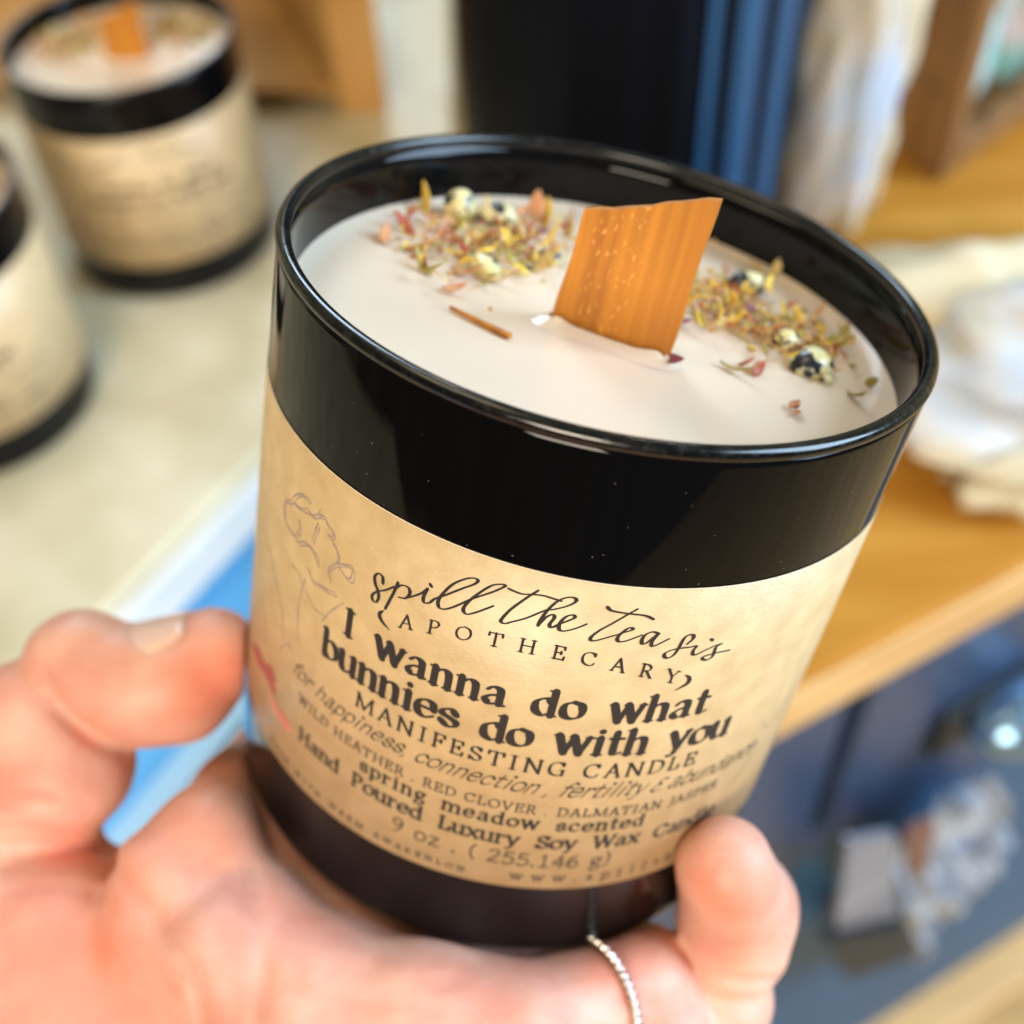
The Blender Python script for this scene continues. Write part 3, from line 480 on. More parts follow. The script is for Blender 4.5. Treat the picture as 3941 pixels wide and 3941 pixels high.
    for px,py,ln,wd,tilt,az,mi in ((806,392,.0060,.0012,1.35,1.2,2),(770,432,.0042,.0010,.35,2.6,1),(725,450,.0034,.0011,.2,1.8,6),(790,470,.0055,.0016,.25,.4,0),(800,505,.0045,.0008,.3,2.4,3),
        (940,448,.0062,.0012,.25,.2,1),(905,455,.0060,.0012,.25,.35,1),(905,478,.0042,.0012,.3,.1,2),(1000,442,.0040,.0011,.25,-.5,4),(1010,400,.0045,.0016,.9,1.6,6),(1035,415,.0045,.0014,.8,1.4,2),
        (1015,490,.0050,.0011,.2,.2,2),(875,515,.0040,.0011,.2,.1,0),(850,445,.0042,.001,.4,2.2,1),(1075,440,.004,.0013,.9,1.5,5),(925,528,.0055,.0004,.05,.1,5),(850,545,.003,.001,.1,.3,6),
        (1258,675,.0042,.0009,.15,-.5,4),(1283,608,.003,.0012,.2,-.7,4),(1380,695,.0050,.0005,.12,-.5,3),(1425,700,.0024,.0010,.3,1.2,1),(1405,690,.0022,.0011,.4,.2,1),(1575,648,.0036,.0013,.25,.4,3),
        (1590,635,.0028,.0010,.6,1.0,3),(1540,600,.0036,.0009,.5,.8,0),(1510,610,.0038,.0010,.4,2,2),(1608,745,.0032,.0005,.3,-1.1,3),(1640,722,.0016,.0008,.3,.5,3),(1498,770,.0017,.0014,.3,.6,6),(1502,768,.0012,.0007,.7,.3,4),
        (1460,515,.0036,.001,.6,1.3,5),(1500,780,.0010,.0008,.2,0,6),(955,640,.0001,.0001,0,0,0)):
        if ln<.0005: continue
        petal(jloc(px,py,9.2),ln,wd,az,tilt,.4,PET[mi])
    def scatter(n,x0,x1,y0,y1,pals,hmax):
        for _ in range(n):
            px=random.uniform(x0,x1); py=y0(px)+random.random()*(y1(px)-y0(px))
            petal(jloc(px,py,9.3-random.random()*hmax),random.uniform(.0018,.0042),random.uniform(.0004,.0011),random.uniform(0,6.3),random.uniform(0,1.0),random.uniform(-.5,1.),PET[random.choice(pals)])
    scatter(34,770,1090,lambda x:395+.02*(x-780),lambda x:515,(0,0,2,5,5,6,1,3),2.4)
    scatter(22,1295,1470,lambda x:520+.12*(x-1295),lambda x:600+.25*(x-1295),(2,3,3,5,0,2,4),2.6)
    # loose crumbs of flower: fine slivers, too many to count
    V=[];Fc=[]; sets=((250,760,1095,395,525,0),(230,1290,1480,520,640,.35),(150,1410,1610,590,690,.25))
    for mi in (0,2,3,5,1):
        V=[];Fc=[]
        for n_,x0,x1,y0,y1,sl in sets:
            for _ in range(n_//4):
                px=x0+(x1-x0)*min(1,max(0,random.gauss(.5,.24))); py=(y0+y1)/2+sl*(px-(x0+x1)/2)+random.gauss(0,.25)*(y1-y0)*.9
                c=Vector(jloc(px,py,9.5-abs(random.gauss(0,.9)))); r=math.hypot(c.x,c.y)
                if r>.0375: continue
                ln=random.uniform(.0008,.0030); wd=random.uniform(.00012,.0004)
                mt=Matrix.Translation(c)@Matrix.Rotation(random.uniform(0,6.3),4,'Z')@Matrix.Rotation(random.uniform(-.9,.3),4,'Y')@Matrix.Rotation(random.uniform(0,3),4,'X')
                k=len(V); V+=[mt@Vector(p) for p in ((0,-wd*.4,0),(ln*.5,-wd,wd*.8),(ln,0,0),(ln*.5,wd,wd*.8),(ln*.45,0,-wd))]
                Fc+=[(k,k+1,k+3),(k+1,k+2,k+3),(k,k+4,k+1),(k+1,k+4,k+2),(k+2,k+4,k+3),(k+3,k+4,k)]
        o=mesh('flower_crumbs',V,Fc,PET[mi],root,smooth=False); o['kind']='stuff'
    # the wood splinter lying on the wax
    q0=jloc(848,583,9.6); q1=jloc(962,638,9.6); d=(q1-q0); dd=np.array([-d[1],d[0],0])/np.linalg.norm(d)*.00045
    V=[q0-dd*.2,q0+dd*.2,q1+dd,q1-dd]; V=V+[v+np.array([0,0,.0005]) for v in V]
    mesh('wood_splinter',V,[(0,1,2,3),(4,5,6,7),(0,1,5,4),(1,2,6,5),(2,3,7,6),(3,0,4,7)],M['wick'],root,smooth=False)
    # lint on the glass
    V=[];Fc=[]
    for _ in range(30):
        s=random.uniform(-38,40); h=random.choice([random.uniform(4,17.8),random.uniform(13,17.9)]); L_=random.uniform(.04,.22); a=random.uniform(0,6.3); hw=random.uniform(.012,.03)
        p=[(s+L_*math.cos(a)*u-hw*math.sin(a)*g,h+L_*math.sin(a)*u+hw*math.cos(a)*g) for u,g in((0,-1),(1,-1),(1,1),(0,1))]
        k=len(V); V+=[cyl(x,y,RJ+.03) for x,y in p]; Fc.append((k,k+1,k+2,k+3))
    o=mesh('lint',V,Fc,M['lint'],root,smooth=False); o['kind']='stuff'
    return root
candle=build_candle()
tag(candle,'black glass candle with kraft label and wooden wick held up in the hand','candle','kraft labelled candles')

# the two candles standing on the cream table
def stand(loc,ang,label):
    c=copy_tree(candle); a=math.radians(ang)
    c.matrix_world=Matrix.Translation(Vector(loc))@Matrix.Rotation(a,4,'Z'); tag(c,label); return c
stand((-.1298,.4113,0),12,'black candle with kraft label standing by the brown box on the cream table')
stand((-.187,.319,0),10,'black candle cut off by the left edge of the photo, on the cream table')

# ------------------------------------------------------------------ the hand (one implicit surface in camera millimetres)
def jar_sdf(p):
    q=p-Pr; h=q@aj; rad=np.sqrt(np.maximum((q*q).sum(-1)-h*h,0)); 
    rr=3.0; d1=rad-(RJ+.15-rr); d2=h-(HJ-rr)
    return np.minimum(np.maximum(d1,d2),0)+np.sqrt(np.maximum(d1,0)**2+np.maximum(d2,0)**2)-rr
def pt(px,py,z): return np.array([(px*K-HALF)/F*z,(py*K-HALF)/F*z,z])
def fit(px,py,rpx,side='back',pen=.6,zlim=(110,260)):
    """depth where a ball drawn rpx photo-pixels wide just presses the jar"""
    zs=np.linspace(zlim[0],zlim[1],1501); P=np.stack([pt(px,py,z) for z in zs]); s=jar_sdf(P)-(rpx*zs*K/F-pen)
    i0=int(np.argmin(jar_sdf(P)))
    idx=range(i0,len(zs)) if side=='back' else range(i0,-1,-1)
    for i in idx:
        if s[i]>=0: return zs[i]
    return zs[i0]
def ball(px,py,rpx,z): return (pt(px,py,z),rpx*z*K/F)
def chain(*b): return list(b)
def smin(a,b,k):
    h=np.clip(.5+.5*(b-a)/k,0,1); return b*(1-h)+a*h-k*h*(1-h)
def chain_sdf(P,ch):
    d=None
    for (p0,r0),(p1,r1) in zip(ch[:-1],ch[1:]):
        v=p1-p0; t=np.clip(((P-p0)@v)/(v@v),0,1); q=np.linalg.norm(P-(p0+t[...,None]*v),axis=-1)-(r0+(r1-r0)*t)
        d=q if d is None else smin(d,q,2.5)
    return d
_zs=np.linspace(130,230,801); zt=float(_zs[np.argmin(jar_sdf(np.stack([pt(402,1238,z) for z in _zs])))])+4
0 and print('zt',zt)

zi=[fit(305,1655,112),fit(385,1580,92),fit(440,1492,70),fit(492,1415,54)]
ZP=zi[0]+7                                            # the palm plane runs level with the root of the index finger
distal=chain(ball(402,1238,92,zt),ball(330,1284,114,zt),ball(250,1298,106,zt-1),ball(155,1258,110,zt-1))
proximal=chain(ball(60,1362,122,zt-1),ball(112,1440,132,zt-1),ball(60,1485,122,zt-1))
fold=chain(ball(-40,1562,105,zt-1),ball(92,1562,98,zt))
thenar=chain(ball(-60,1790,205,ZP+3),ball(110,1805,215,ZP+3),ball(300,1990,250,ZP+3))
index=chain(ball(318,1662,112,zi[0]+1),ball(388,1582,92,zi[1]),ball(440,1494,70,zi[2]),ball(492,1415,54,zi[3]))
zp=[fit(430,1800,125),fit(600,1880,130),fit(780,1925,140),fit(960,1945,138)]
zf=[fit(430,1620,65),fit(505,1708,65),fit(600,1790,65)]
web=chain(ball(395,1580,75,zi[1]),ball(430,1622,65,zf[0]),ball(503,1712,66,zf[1]),ball(598,1795,68,zf[2]))
under=chain(ball(545,1575,80,fit(545,1575,80)),ball(600,1650,95,fit(600,1650,95)),ball(700,1715,100,fit(700,1715,100)),ball(850,1750,100,fit(850,1750,100)),ball(1010,1770,90,fit(1010,1770,90)),ball(1120,1790,80,fit(1120,1790,80)))
palm=chain(ball(310,1770,125,zi[0]+1),ball(430,1805,125,zp[0]),ball(600,1885,130,zp[1]),ball(790,1935,150,zp[2]),ball(960,1970,155,zp[3]))
heel=chain(ball(300,1990,240,ZP+3),ball(560,2050,220,zp[1]+4),ball(900,2130,200,zp[3]+3))
za=[fit(965,1945,120),fit(1130,1882,106),fit(1192,1852,100)]
ringf=chain(ball(965,1950,118,za[0]),ball(1130,1885,106,za[1]),ball(1200,1855,108,za[2]),ball(1238,1985,118,za[2]-2))
zb=fit(1372,1636,94,'front'); zb2=fit(1396,1722,106,'front')
tip=chain(ball(1366,1632,93,zb),ball(1390,1712,107,zb2),ball(1382,1775,106,zb2+2))
mid=chain(ball(1352,1880,106,zb2+5),ball(1290,2020,112,zb2+10),ball(900,2150,150,zp[3]+2))
0 and print('depths',zt,zi,zp,za,zb,zb2)
GROUPS=[(distal,1),(proximal,1.2),(fold,1.5),(thenar,3),(index,2.),(web,3),(under,4),(palm,3.5),(heel,8),(ringf,1.2),(tip,.1),(mid,1.4)]
def hand_raw(P):
    d=None
    for ch,k in GROUPS:
        q=chain_sdf(P,ch); d=q if d is None else smin(d,q,k)
    return d
def hit(px,py):
    """where the photo ray meets the skin"""
    r=np.array([(px*K-HALF)/F,(py*K-HALF)/F,1.0]); z=120.0
    for _ in range(90):
        d=float(hand_raw((r*z)[None])[0]); z+=d*.7
        if abs(d)<.02: break
        if z>300: return None
    return r*z
CREASES=[([(79,1263),(110,1330),(165,1385),(244,1424)],1.5,1.0),([(-5,1512),(80,1516),(165,1532)],1.2,1.0),([(40,1602),(130,1603),(195,1600)],1.2,1.1),([(-5,1560),(60,1566),(120,1575)],.35,.9),
 ([(200,1572),(215,1636),(250,1690),(290,1735)],.95,1.3),([(478,1640),(488,1740),(492,1850),(480,1925)],.55,1.2),([(1292,1800),(1340,1835),(1400,1855),(1490,1850)],1.3,1.0),
 ([(590,1905),(700,1880),(820,1900)],.45,1.3),([(330,1590),(375,1600),(420,1640)],.4,1.0),([(1150,1900),(1190,1880),(1230,1895)],.35,1.0),([(20,1680),(120,1670),(200,1690)],.35,1.3),([(1300,1885),(1350,1900),(1420,1890)],.4,.9),
 ([(300,1760),(360,1830),(380,1925)],.45,1.2),([(690,1830),(760,1860),(860,1850)],.3,1.2),([(100,1250),(130,1225),(175,1222)],.3,.9)]
CR=[]
for L_,amp,wd in CREASES:
    Q=[hit(*p) for p in [tuple(q) for q in spline(L_,4)]]; Q=[q for q in Q if q is not None]
    if len(Q)>1: CR.append((Q,amp,wd))
def hand_sdf(P):
    d=hand_raw(P)
    for Q,amp,wd in CR:
        best=np.full(P.shape[0],1e9)
        for a,b in zip(Q[:-1],Q[1:]):
            v=b-a; t=np.clip(((P-a)@v)/(v@v+1e-9),0,1); best=np.minimum(best,((P-(a+t[:,None]*v))**2).sum(1))
        d=d+amp*np.exp(-best/wd**2)
    d=d+.10*np.sin(P[:,0]*.55+1)*np.sin(P[:,1]*.6)*np.sin(P[:,2]*.5+2)      # soft unevenness of flesh
    return np.maximum(d,.12-jar_sdf(P))
lo=np.array([-92.,6.,136.]); hi=np.array([50.,98.,238.]); vx=.75
n3=np.ceil((hi-lo)/vx).astype(int)+1
ax=[lo[i]+vx*np.arange(n3[i]) for i in range(3)]
D=np.empty(n3,np.float32)
YY,ZZ=np.meshgrid(ax[1],ax[2],indexing='ij')
coarse=None
for i in range(n3[0]):
    P=np.stack([np.full(YY.size,ax[0][i]),YY.ravel(),ZZ.ravel()],1)
    r0=hand_raw(P); near=np.abs(r0)<3.2; v=r0.copy()
    if near.any(): v[near]=hand_sdf(P[near])
    D[i]=np.where(near,v,np.where(r0<0,np.maximum(r0,.12-jar_sdf(P)),r0)).reshape(YY.shape)
D[0]=D[-1]=5; D[:,0]=5; D[:,-1]=5; D[:,:,0]=5; D[:,:,-1]=5
def surface_net(D):
    neg=D<0; s=[slice(0,-1),slice(1,None)]
    cnt=np.zeros(np.array(D.shape)-1,int)
    for a in(0,1):
        for b in(0,1):
            for c in(0,1): cnt+=neg[s[a],s[b],s[c]]
    act=(cnt>0)&(cnt<8); idx=-np.ones(act.shape,int); idx[act]=np.arange(act.sum()); I=np.argwhere(act)
    acc=np.zeros((len(I),3)); num=np.zeros(len(I))
    cor=[(a,b,c) for a in(0,1) for b in(0,1) for c in(0,1)]
    for p in cor:
        for ax_ in range(3):
            if p[ax_]: continue
            q=list(p); q[ax_]=1
            va=D[tuple((I+p).T)]; vb=D[tuple((I+q).T)]; mk=(va<0)!=(vb<0)
            t=np.where(mk,va/np.where(mk,va-vb,1),0); pos=np.tile(np.array(p,float),(len(I),1)); pos[:,ax_]+=t
            acc[mk]+=pos[mk]; num[mk]+=1
    Vv=I+acc/num[:,None]; Fc=[]
    for ax_ in range(3):
        sl0=[slice(None)]*3; sl1=[slice(None)]*3; sl0[ax_]=slice(0,-1); sl1[ax_]=slice(1,None)
        ch=neg[tuple(sl0)]!=neg[tuple(sl1)]; E=np.argwhere(ch); u,v=[k for k in range(3) if k!=ax_]
        E=E[(E[:,u]>0)&(E[:,v]>0)&(E[:,u]<D.shape[u]-1)&(E[:,v]<D.shape[v]-1)]
        def at(du,dv):
            q=E.copy(); q[:,u]-=du; q[:,v]-=dv; return idx[tuple(q.T)]
        Fc.append(np.stack([at(0,0),at(1,0),at(1,1),at(0,1)],1))
    return Vv,np.concatenate(Fc)
Vh,Fh=surface_net(D)
Vh=lo+Vh*vx
# keep the largest connected piece only
Ww=c2w(Vh)
person=empty('person',c2w(pt(300,1950,zt)))
hand=mesh('hand',Ww-np.array(person.location),[tuple(map(int,f)) for f in Fh],None,person)
sm=hand.modifiers.new('smooth','SMOOTH'); sm.factor=.5; sm.iterations=2
tag(person,'bare left hand of a person gripping the candle, twisted silver ring on one finger','person')
# skin: warm, mottled, redder on the pads; the widest spot paints shadow onto the palm
m=mat('skin',(.8,.5,.38),.5,Subsurface_Weight=.45,Subsurface_Scale=.0035,Specular_IOR_Level=.4); bsdf(m).inputs['Subsurface Radius'].default_value=(1,.38,.22)
t=m.node_tree; L=t.links.new; tcn=N(t,'ShaderNodeTexCoord'); n1=N(t,'ShaderNodeTexNoise'); n1.inputs['Scale'].default_value=95; n1.inputs['Detail'].default_value=3
cr=N(t,'ShaderNodeValToRGB'); e=cr.color_ramp.elements; e[0].position=.35; e[0].color=(.66,.295,.215,1); e[1].position=.68; e[1].color=(.77,.44,.34,1)
L(tcn.outputs['Object'],n1.inputs['Vector']); L(n1.outputs[0],cr.inputs[0]); cur=cr.outputs[0]
for px,py,rad,amt in ((120,1600,.006,.4),(165,1385,.004,.35),(410,1290,.011,.62),(1395,1700,.010,.6),(300,1640,.010,.35),(130,1590,.007,.4),(560,1750,.012,.25),(1180,1830,.008,.3),(80,1860,.022,.6)):
    h_=hit(px,py)
    if h_ is None: continue
    loc=c2w(h_)-np.array(person.location)
    vd=N(t,'ShaderNodeVectorMath',operation='DISTANCE'); vd.inputs[1].default_value=loc; L(tcn.outputs['Object'],vd.inputs[0])
    mr=N(t,'ShaderNodeMapRange',interpolation_type='SMOOTHSTEP'); mr.inputs['From Min'].default_value=rad; mr.inputs['From Max'].default_value=0; mr.inputs['To Max'].default_value=amt; L(vd.outputs['Value'],mr.inputs['Value'])
    mx=N(t,'ShaderNodeMix',data_type='RGBA'); mx.inputs[7].default_value=(.80,.20,.12,1); L(mr.outputs[0],mx.inputs[0]); L(cur,mx.inputs[6]); cur=mx.outputs[2]
L(cur,bsdf(m).inputs['Base Color'])
n2=N(t,'ShaderNodeTexNoise'); n2.inputs['Scale'].default_value=650; n2.inputs['Detail'].default_value=5
bp=N(t,'ShaderNodeBump'); bp.inputs['Strength'].default_value=.35; bp.inputs['Distance'].default_value=.0003; L(tcn.outputs['Object'],n2.inputs['Vector']); L(n2.outputs[0],bp.inputs['Height']); L(bp.outputs[0],bsdf(m).inputs['Normal'])
hand.data.materials.append(m); M['skin']=m
M['nail']=mat('nail',(.80,.50,.41),.3,Subsurface_Weight=.3,Subsurface_Scale=.002)
def nail(px0,py0,px1,py1,z0,z1,r0,r1,up,half,lift=.25):
    a=pt(px0,py0,z0); b=pt(px1,py1,z1); d=(b-a)/np.linalg.norm(b-a); up=np.array(up,float); up-=d*(up@d); up/=np.linalg.norm(up); sd=np.cross(d,up)
    V=[];Fc=[];n=8;k=9
    for i in range(n+1):
        u=i/n; r=(r0+(r1-r0)*u)+lift; ha=half*(1-.25*abs(2*u-1)**3)
        for j in range(k+1):
            an=ha*(2*j/k-1); V.append(c2w(a+(b-a)*u+r*(up*math.cos(an)+sd*math.sin(an)))-np.array(person.location))
    for i in range(n):
        for j in range(k): Fc.append((i*(k+1)+j,i*(k+1)+j+1,(i+1)*(k+1)+j+1,(i+1)*(k+1)+j))
    o=mesh('fingernail',V,Fc,M['nail'],person); q=o.modifiers.new('t','SOLIDIFY'); q.thickness=.0004; return o
nail(258,1296,392,1246,zt-.5,zt,115*zt*K/F,95*zt*K/F,(0.05,-.95,-.24),.80,lift=.45)
# twisted ring
rc=pt(1112,1893,za[1]); rr=116*za[1]*K/F+1.15; axd=pt(1192,1852,za[2])-pt(1080,1905,(za[0]+za[1])/2); axd/=np.linalg.norm(axd)
ua=np.cross(axd,[0,0,1.]); ua/=np.linalg.norm(ua); va=np.cross(axd,ua)
V=[];Fc=[]
for ph in (0,math.pi):
    n=220; b=len(V)
    for i in range(n):
        a=2*math.pi*i/n; tw=26*a+ph
        c=rc+(rr+.34*math.cos(tw))*(ua*math.cos(a)+va*math.sin(a))+axd*.34*math.sin(tw)
        for j in range(8):
            g=2*math.pi*j/8; V.append(c2w(c+.40*(math.cos(g)*(ua*math.cos(a)+va*math.sin(a))+math.sin(g)*axd))-np.array(person.location))
    for i in range(n):
        for j in range(8): Fc.append((b+i*8+j,b+((i+1)%n)*8+j,b+((i+1)%n)*8+(j+1)%8,b+i*8+(j+1)%8))
mesh('finger_ring',V,Fc,M['silver'],person)

# ------------------------------------------------------------------ cream display table on the left
ZZ3=np.array([0,0,1.0])
A=np.array([-.126,.223,0]); B=np.array([-.0865,.283,0]); et=(B-A)/np.linalg.norm(B-A); nt_=np.array([et[1],-et[0],0])   # nt_ points out of the front
tab=empty('display_table',A)
P0=A-et*.55; P1=A+et*.18
poly=[P0[:2],P1[:2],(-.016,.39),(-.016,.95),(-.9,.95),(-.9,P0[1])]
V,Fc=prism([(x-A[0],y-A[1]) for x,y in poly],-.024,0.0); bevel(mesh('tabletop',V,Fc,M['cream'],tab,smooth=False),.003,3)
slab('edge_band',A-et*.55,et,nt_,ZZ3,.73,.004,.019,M['edge'],tab,off=-ZZ3*.0235+nt_*.0004)
def strip(name,prof,m,p,L0=-.55,L1=.18):
    """moulding: profile (out,z) run along the table front"""
    V=[];Fc=[];n=len(prof)
    for s in (L0,L1):
        for o,z in prof: V.append(et*s+nt_*o+ZZ3*z)
    for i in range(n): j=(i+1)%n; Fc.append((i,j,n+j,n+i))
    Fc+= [tuple(range(n))[::-1],tuple(range(n,2*n))]
    return mesh(name,V,Fc,m,p,smooth=False)
strip('front_rail',[(-.02,-.026),(-.002,-.026),(-.002,-.045),(.014,-.052),(.016,-.056),(.016,-.062),(-.02,-.062)],M['blue'],tab)
strip('front_panel',[(-.03,-.0625),(.004,-.0625),(.006,-.120),(.006,-.42),(-.03,-.42)],M['blue'],tab)
strip('moulding',[(.0155,-.0605),(.0245,-.0605),(.026,-.064),(.024,-.069),(.0155,-.070)],M['paleblue'],tab)
strip('plinth',[(-.2,-.4205),(-.02,-.4205),(-.02,-.80),(-.2,-.80)],M['teal'],tab)
tag(tab,'cream topped table with pale edge band and sky blue panelled front','table')

# ------------------------------------------------------------------ navy drawer cabinet with a golden wooden top on the right
A2=onz(1480,1300); B2=onz(1932,1060); ec=(B2-A2)/np.linalg.norm(B2-A2); nc=np.array([ec[1],-ec[0],0])
cab=empty('drawer_cabinet',A2)
S0=-.085; S1=.55
p0=A2+ec*S0; p1=A2+ec*S1
poly=[p0[:2],p1[:2],(1.0,.95),(-.0135,.95),(-.0135,.42)]
V,Fc=prism([(x-A2[0],y-A2[1]) for x,y in poly],-.006,-.0005); bevel(mesh('wooden_top',V,Fc,M['wood'],cab,smooth=False),.0015,2)
slab('front_lip',A2,ec,nc,ZZ3,S1-S0,.018,.024,M['woodedge'],cab,off=ec*S0-nc*.0175-ZZ3*.0305,bev=.003)
def cb(name,s0,s1,z0,z1,out,th,m,**k): return slab(name,A2,ec,nc,ZZ3,s1-s0,th,z1-z0,m,cab,off=ec*s0+nc*(out-th)+ZZ3*z0,**k)
cb('carcass',S0,S1,-.80,-.031,-.026,.30,M['dark'])
cb('stile',S0,.036,-.80,-.032,-.004,.02,M['navy'],bev=.002)
d=cb('drawer_front',.0455,.40,-.142,-.033,-.004,.02,M['navy'],bev=.002)
cb('rail',.037,.55,-.165,-.1435,-.006,.018,M['navy'])
cb('lower_panel',.037,.55,-.60,-.166,-.010,.014,M['teal'],bev=.001)
cb('kick_board',-.085,.8,-.64,-.601,.02,.09,M['woodedge'],bev=.003)
# cup pull of the drawer (sub-part)
q=A2+ec*.117+nc*(-.004)+ZZ3*(-.098)
bm=bmesh.new(); bmesh.ops.create_uvsphere(bm,u_segments=28,v_segments=16,radius=1)
for v in bm.verts: v.co=Vector((v.co.x*.022,v.co.y*.015,v.co.z*.013))
Rk=np.stack([ec,nc,ZZ3],1)
for v in bm.verts: v.co=Vector(Rk@np.array(v.co)+q+nc*.013-A2)
me=bpy.data.meshes.new('drawer_pull'); bm.to_mesh(me); bm.free(); o=link('drawer_pull',me,M['knob'],d)
o2=slab('pull_plate',q,ec,nc,ZZ3,.05,.004,.03,M['dark'],None,off=-ec*.03-ZZ3*.02+nc*.0005); o2.data.transform(Matrix.Translation(Vector(-A2))); o2.parent=d
tag(cab,'navy drawer cabinet with golden wooden top and metal drawer pull','cabinet')

fl=mesh('floor',[(-3,-2,-.8),(3,-2,-.8),(3,3,-.8),(-3,3,-.8)],[(0,1,2,3)],M['floor'],smooth=False); fl['kind']='structure'

# cellophane packet held on the lower panel
def blob(name,c,r,seed,m,parent=None,sub=4,amp=.18,freq=2.2,rot=None,flat=None):
    rs=np.random.RandomState(seed); ph=rs.rand(6,3)*6; bm=bmesh.new(); bmesh.ops.create_icosphere(bm,subdivisions=sub,radius=1)
    for v in bm.verts:
        u=np.array(v.co); n=0
        for k in range(6): n+=math.sin(freq*(1+.45*k)*(u@np.array([math.cos(ph[k,0]),math.sin(ph[k,0])*math.cos(ph[k,1]),math.sin(ph[k,1])]))+ph[k,2])/(1+.6*k)
        p=u*(1+amp*n)*np.array(r)
        if flat is not None: p[2]=max(p[2],flat)
        if rot is not None: p=rot@p
        v.co=Vector(p+np.array(c))
    me=bpy.data.meshes.new(name); bm.to_mesh(me); bm.free(); return link(name,me,m,parent)
pk=A2+ec*.100+nc*.002+ZZ3*(-.265)
pac=empty('packet',pk)
M['film']=noise_mix(mat('crinkled_film',(.3,.45,.65),.15,Metallic=.35),(.13,.20,.34),(.58,.67,.80),60,5,bump=1.)
M['packcard']=noise_mix(mat('printed_card',(.5,.48,.47),.5),(.12,.13,.17),(.30,.30,.33),16,1,(1,1,10))
M['packbrown']=mat('brown_print',(.16,.07,.05),.5)
RK=np.stack([ec,nc,ZZ3],1)
def onv(px,py,out):
    r=ray(px,py); t=((A2+nc*out-CAM)@nc)/(r@nc); return CAM+r*t-pk
def sheet(name,quad,m,nu,nv,bump,th,seed,out):
    rs=np.random.RandomState(seed); c=[onv(px,py,out) for px,py in quad]; V=[];Fc=[]
    for j_ in range(nv+1):
        for i_ in range(nu+1):
            u,v_=i_/nu,j_/nv; p=(c[0]*(1-u)+c[1]*u)*(1-v_)+(c[3]*(1-u)+c[2]*u)*v_
            V.append(p+nc*bump*rs.uniform(-1,1)+ec*bump*.5*rs.uniform(-1,1)+ZZ3*bump*.5*rs.uniform(-1,1))
    for j_ in range(nv):
        for i_ in range(nu): k=j_*(nu+1)+i_; Fc+=[(k,k+1,k+nu+2),(k,k+nu+2,k+nu+1)]
    o=mesh(name,V,Fc,m,pac,smooth=False); q_=o.modifiers.new('t','SOLIDIFY'); q_.thickness=th; return o
sheet('film',[(1680,1575),(1885,1470),(1910,1600),(1720,1815)],M['film'],12,10,.006,.001,4,.012)
sheet('card',[(1602,1590),(1690,1575),(1690,1725),(1580,1755)],M['packcard'],2,2,.0,.003,5,.018)
sheet('card_print',[(1712,1570),(1765,1545),(1750,1640),(1715,1660)],M['packbrown'],2,2,.0,.002,6,.020)
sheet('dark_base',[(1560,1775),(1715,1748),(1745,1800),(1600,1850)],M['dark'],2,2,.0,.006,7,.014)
tag(pac,'crinkled clear packet with a printed card hanging under the drawer of the navy cabinet','packet')

# ------------------------------------------------------------------ brown box behind the standing candle
bx=empty('cardboard_box',(-.063,.497,0))
O=np.array(bx.location); bu=np.array([-.98,.16,0]); bu/=np.linalg.norm(bu); bv=np.array([-.36,.93,0]); bv/=np.linalg.norm(bv)
def bp_(name,a0,a1,b0,b1,z0,z1,m=None):
    V=[]
    for z in(z0,z1):
        for b in(b0,b1):
            for a in(a0,a1): V.append(bu*a+bv*b+ZZ3*z)
    o=mesh(name,V,[(0,2,3,1),(4,5,7,6),(0,1,5,4),(2,6,7,3),(0,4,6,2),(1,3,7,5)],m or M['card'],bx,smooth=False); return bevel(o,.0008)
bp_('box_floor',.005,.26,.0,.20,.008,.012); bp_('shadow_gap',.01,.25,.012,.19,.0003,.0075,M['dark'])  # dark slab paints the shadow gap below the box floor
bp_('side_wall',-.018,.0045,.0,.205,.0003,.13); bp_('side_wall',.2605,.268,.0,.205,.0003,.13)
bp_('back_wall',.005,.26,.2005,.206,.0082,.13)
bp_('inner_divider',.06,.064,.06,.20,.0125,.11)
tag(bx,'open brown cardboard box lying behind the standing candles','box')

# ------------------------------------------------------------------ dark canister
cc=np.array([.0526,.4245,0]); ca=empty('canister',cc)
n=240; V=[];Fc=[]; zs=[0,.002,.004,.30,.302]; 
def crad(a): 
    f=.0637+ .0011*math.cos(a*22)*max(0,math.cos(a+.55))**.5 if math.cos(a+.55)>0 else .0637
    return f
for i in range(n):
    a=2*math.pi*i/n
    for z,k in zip(zs,(.96,.99,1,1,.98)): V.append((crad(a)*k*math.cos(a),crad(a)*k*math.sin(a),z+.0003))
for i in range(n):
    j=(i+1)%n
    for k in range(4): Fc.append((i*5+k,j*5+k,j*5+k+1,i*5+k+1))
Fc.append(tuple(i*5 for i in range(n))[::-1]); Fc.append(tuple(i*5+4 for i in range(n)))
mesh('canister_body',V,Fc,M['canister'],ca)
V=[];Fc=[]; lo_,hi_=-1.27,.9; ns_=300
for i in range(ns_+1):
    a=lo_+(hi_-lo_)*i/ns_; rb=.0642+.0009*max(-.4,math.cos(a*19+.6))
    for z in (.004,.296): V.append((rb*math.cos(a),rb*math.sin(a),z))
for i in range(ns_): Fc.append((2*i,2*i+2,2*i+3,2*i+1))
mesh('painted_reflections',V,Fc,M['canreflect'],ca)  # blue reflections on the canister, painted as a ribbed strip
tag(ca,'tall dark navy glossy canister standing behind the held candle','canister')

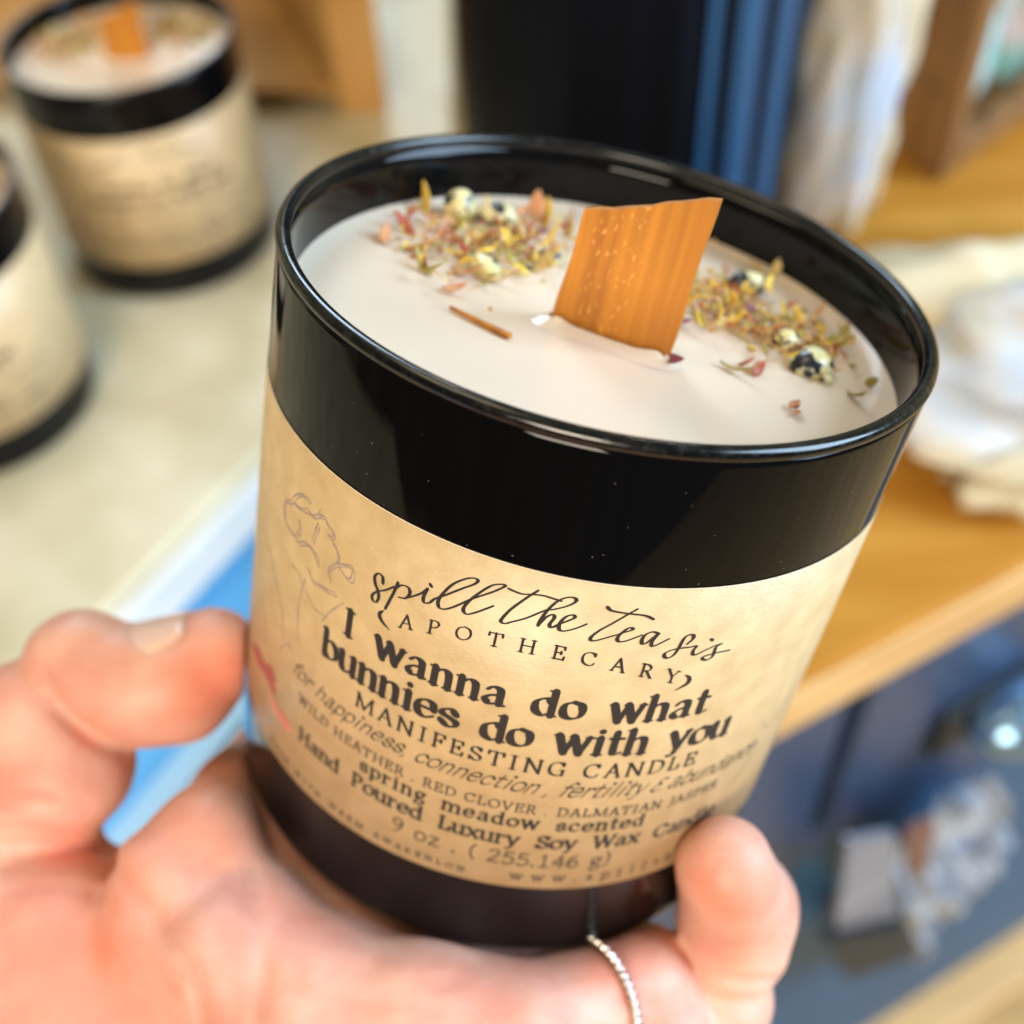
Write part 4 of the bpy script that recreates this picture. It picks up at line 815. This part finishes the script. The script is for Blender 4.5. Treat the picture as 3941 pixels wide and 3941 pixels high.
# ------------------------------------------------------------------ chunks of pale stone / soap
m=mat('pale_stone',(.8,.8,.8),.35,Subsurface_Weight=.25,Subsurface_Scale=.006); t=m.node_tree; L=t.links.new
tcn=N(t,'ShaderNodeTexCoord'); n1=N(t,'ShaderNodeTexNoise'); n1.inputs['Scale'].default_value=22; n1.inputs['Detail'].default_value=4
cr=N(t,'ShaderNodeValToRGB'); e=cr.color_ramp.elements; e[0].position=.36; e[0].color=(.44,.52,.64,1); e[1].position=.60; e[1].color=(.56,.49,.34,1); q_=e.new(.48); q_.color=(.57,.57,.58,1)
n2=N(t,'ShaderNodeTexVoronoi'); n2.inputs['Scale'].default_value=17; cr2=N(t,'ShaderNodeValToRGB'); e=cr2.color_ramp.elements; e[0].position=.10; e[0].color=(1,1,1,1); e[1].position=.17; e[1].color=(0,0,0,1)
mx=N(t,'ShaderNodeMix',data_type='RGBA'); mx.inputs[7].default_value=(.52,.24,.12,1)
L(tcn.outputs['Object'],n1.inputs['Vector']); L(n1.outputs[0],cr.inputs[0]); L(tcn.outputs['Object'],n2.inputs['Vector']); L(n2.outputs['Distance'],cr2.inputs[0]); L(cr2.outputs[0],mx.inputs[0]); L(cr.outputs[0],mx.inputs[6]); L(mx.outputs[2],bsdf(m).inputs['Base Color'])
M['stone']=m; M['rind']=noise_mix(mat('cream_rind',(.8,.7,.5),.6),(.50,.41,.25),(.60,.54,.40),40,4,bump=.5)
s1=empty('stone_chunk',(.141,.402,0))
blob('crystal_face',(-.009,-.002,.048),(.017,.015,.066),11,M['stone'],s1,sub=5,amp=.10,freq=4.2,flat=-.0505)
blob('rind',(.001,.010,.046),(.015,.015,.062),12,M['rind'],s1,sub=5,amp=.13,freq=5,flat=-.0555)
tag(s1,'tall white and cream crystal chunk standing between the dark canister and the crate','stone')
s2=empty('stone_chunk',(.165,.285,0))
blob('crystal_face',(.004,-.002,.020),(.046,.034,.022),21,M['stone'],s2,sub=5,amp=.11,freq=4,flat=-.0195)
blob('rind',(-.002,.028,.016),(.056,.036,.022),22,M['rind'],s2,sub=5,amp=.16,freq=5,flat=-.0155)
blob('rind',(.010,-.030,.010),(.036,.018,.013),23,M['rind'],s2,sub=5,amp=.2,freq=5,flat=-.0095)
tag(s2,'low cream and white stone chunk lying at the right on the wooden top','stone')

# ------------------------------------------------------------------ wooden crate with mint packets
kp=np.array([.183,.418,0]); kr=empty('wooden_crate',kp)
ku=np.array([.75,.66,0]); ku/=np.linalg.norm(ku); kv=np.array([-.50,.86,0]); kv/=np.linalg.norm(kv)
def kb(name,a0,a1,b0,b1,z0,z1,m=None):
    V=[]
    for z in(z0,z1):
        for b in(b0,b1):
            for a in(a0,a1): V.append(ku*a+kv*b+ZZ3*z)
    return bevel(mesh(name,V,[(0,2,3,1),(4,5,7,6),(0,1,5,4),(2,6,7,3),(0,4,6,2),(1,3,7,5)],m or M['crate'],kr,smooth=False),.001)
kb('corner_post',0,.010,0,.012,.0005,.14); kb('corner_post',.15,.162,0,.012,.0005,.14)
kb('bottom_rail',.0125,.1495,0,.008,.001,.013)
for i,(z0,z1) in enumerate(((.004,.034),(.037,.070),(.073,.106),(.109,.138))): kb('side_board',.001,.009,.0125,.15,z0,z1)
kb('crate_floor',.0095,.15,.0085,.15,.001,.005); kb('back_board',.0095,.15,.1505,.158,.001,.13)
tag(kr,'brown wooden crate at the top right filled with mint green packets','crate')
MINT=[noise_mix(mat('mint_film',(.2,.6,.5),.3),(.05,.27,.22),(.28,.55,.47),60,4,bump=.6),noise_mix(mat('aqua_film',(.4,.7,.8),.3),(.14,.40,.42),(.36,.58,.60),45,3,bump=.6),noise_mix(mat('rose_mint_film',(.6,.5,.5),.3),(.10,.34,.28),(.52,.30,.29),40,4,bump=.6)]
for i,(a,b,z,r,mi,lb) in enumerate(((.030,.020,.032,(.019,.010,.027),1,'pale aqua packet lying lowest in the front of the wooden crate'),(.040,.050,.062,(.030,.016,.042),0,'mint green packet standing in the middle of the wooden crate'),(.074,.024,.040,(.022,.013,.036),2,'mint packet with rosy print at the right of the wooden crate'),(.070,.095,.090,(.036,.017,.040),1,'aqua packet standing highest at the back of the wooden crate'))):
    p=kp+ku*a+kv*b+ZZ3*z
    o=blob('mint_packet',(0,0,0),r,31+i,MINT[mi],None,amp=.10,freq=3,rot=np.stack([ku,kv,ZZ3],1)); o.location=p; tag(o,lb,'packet','mint packets in the crate')
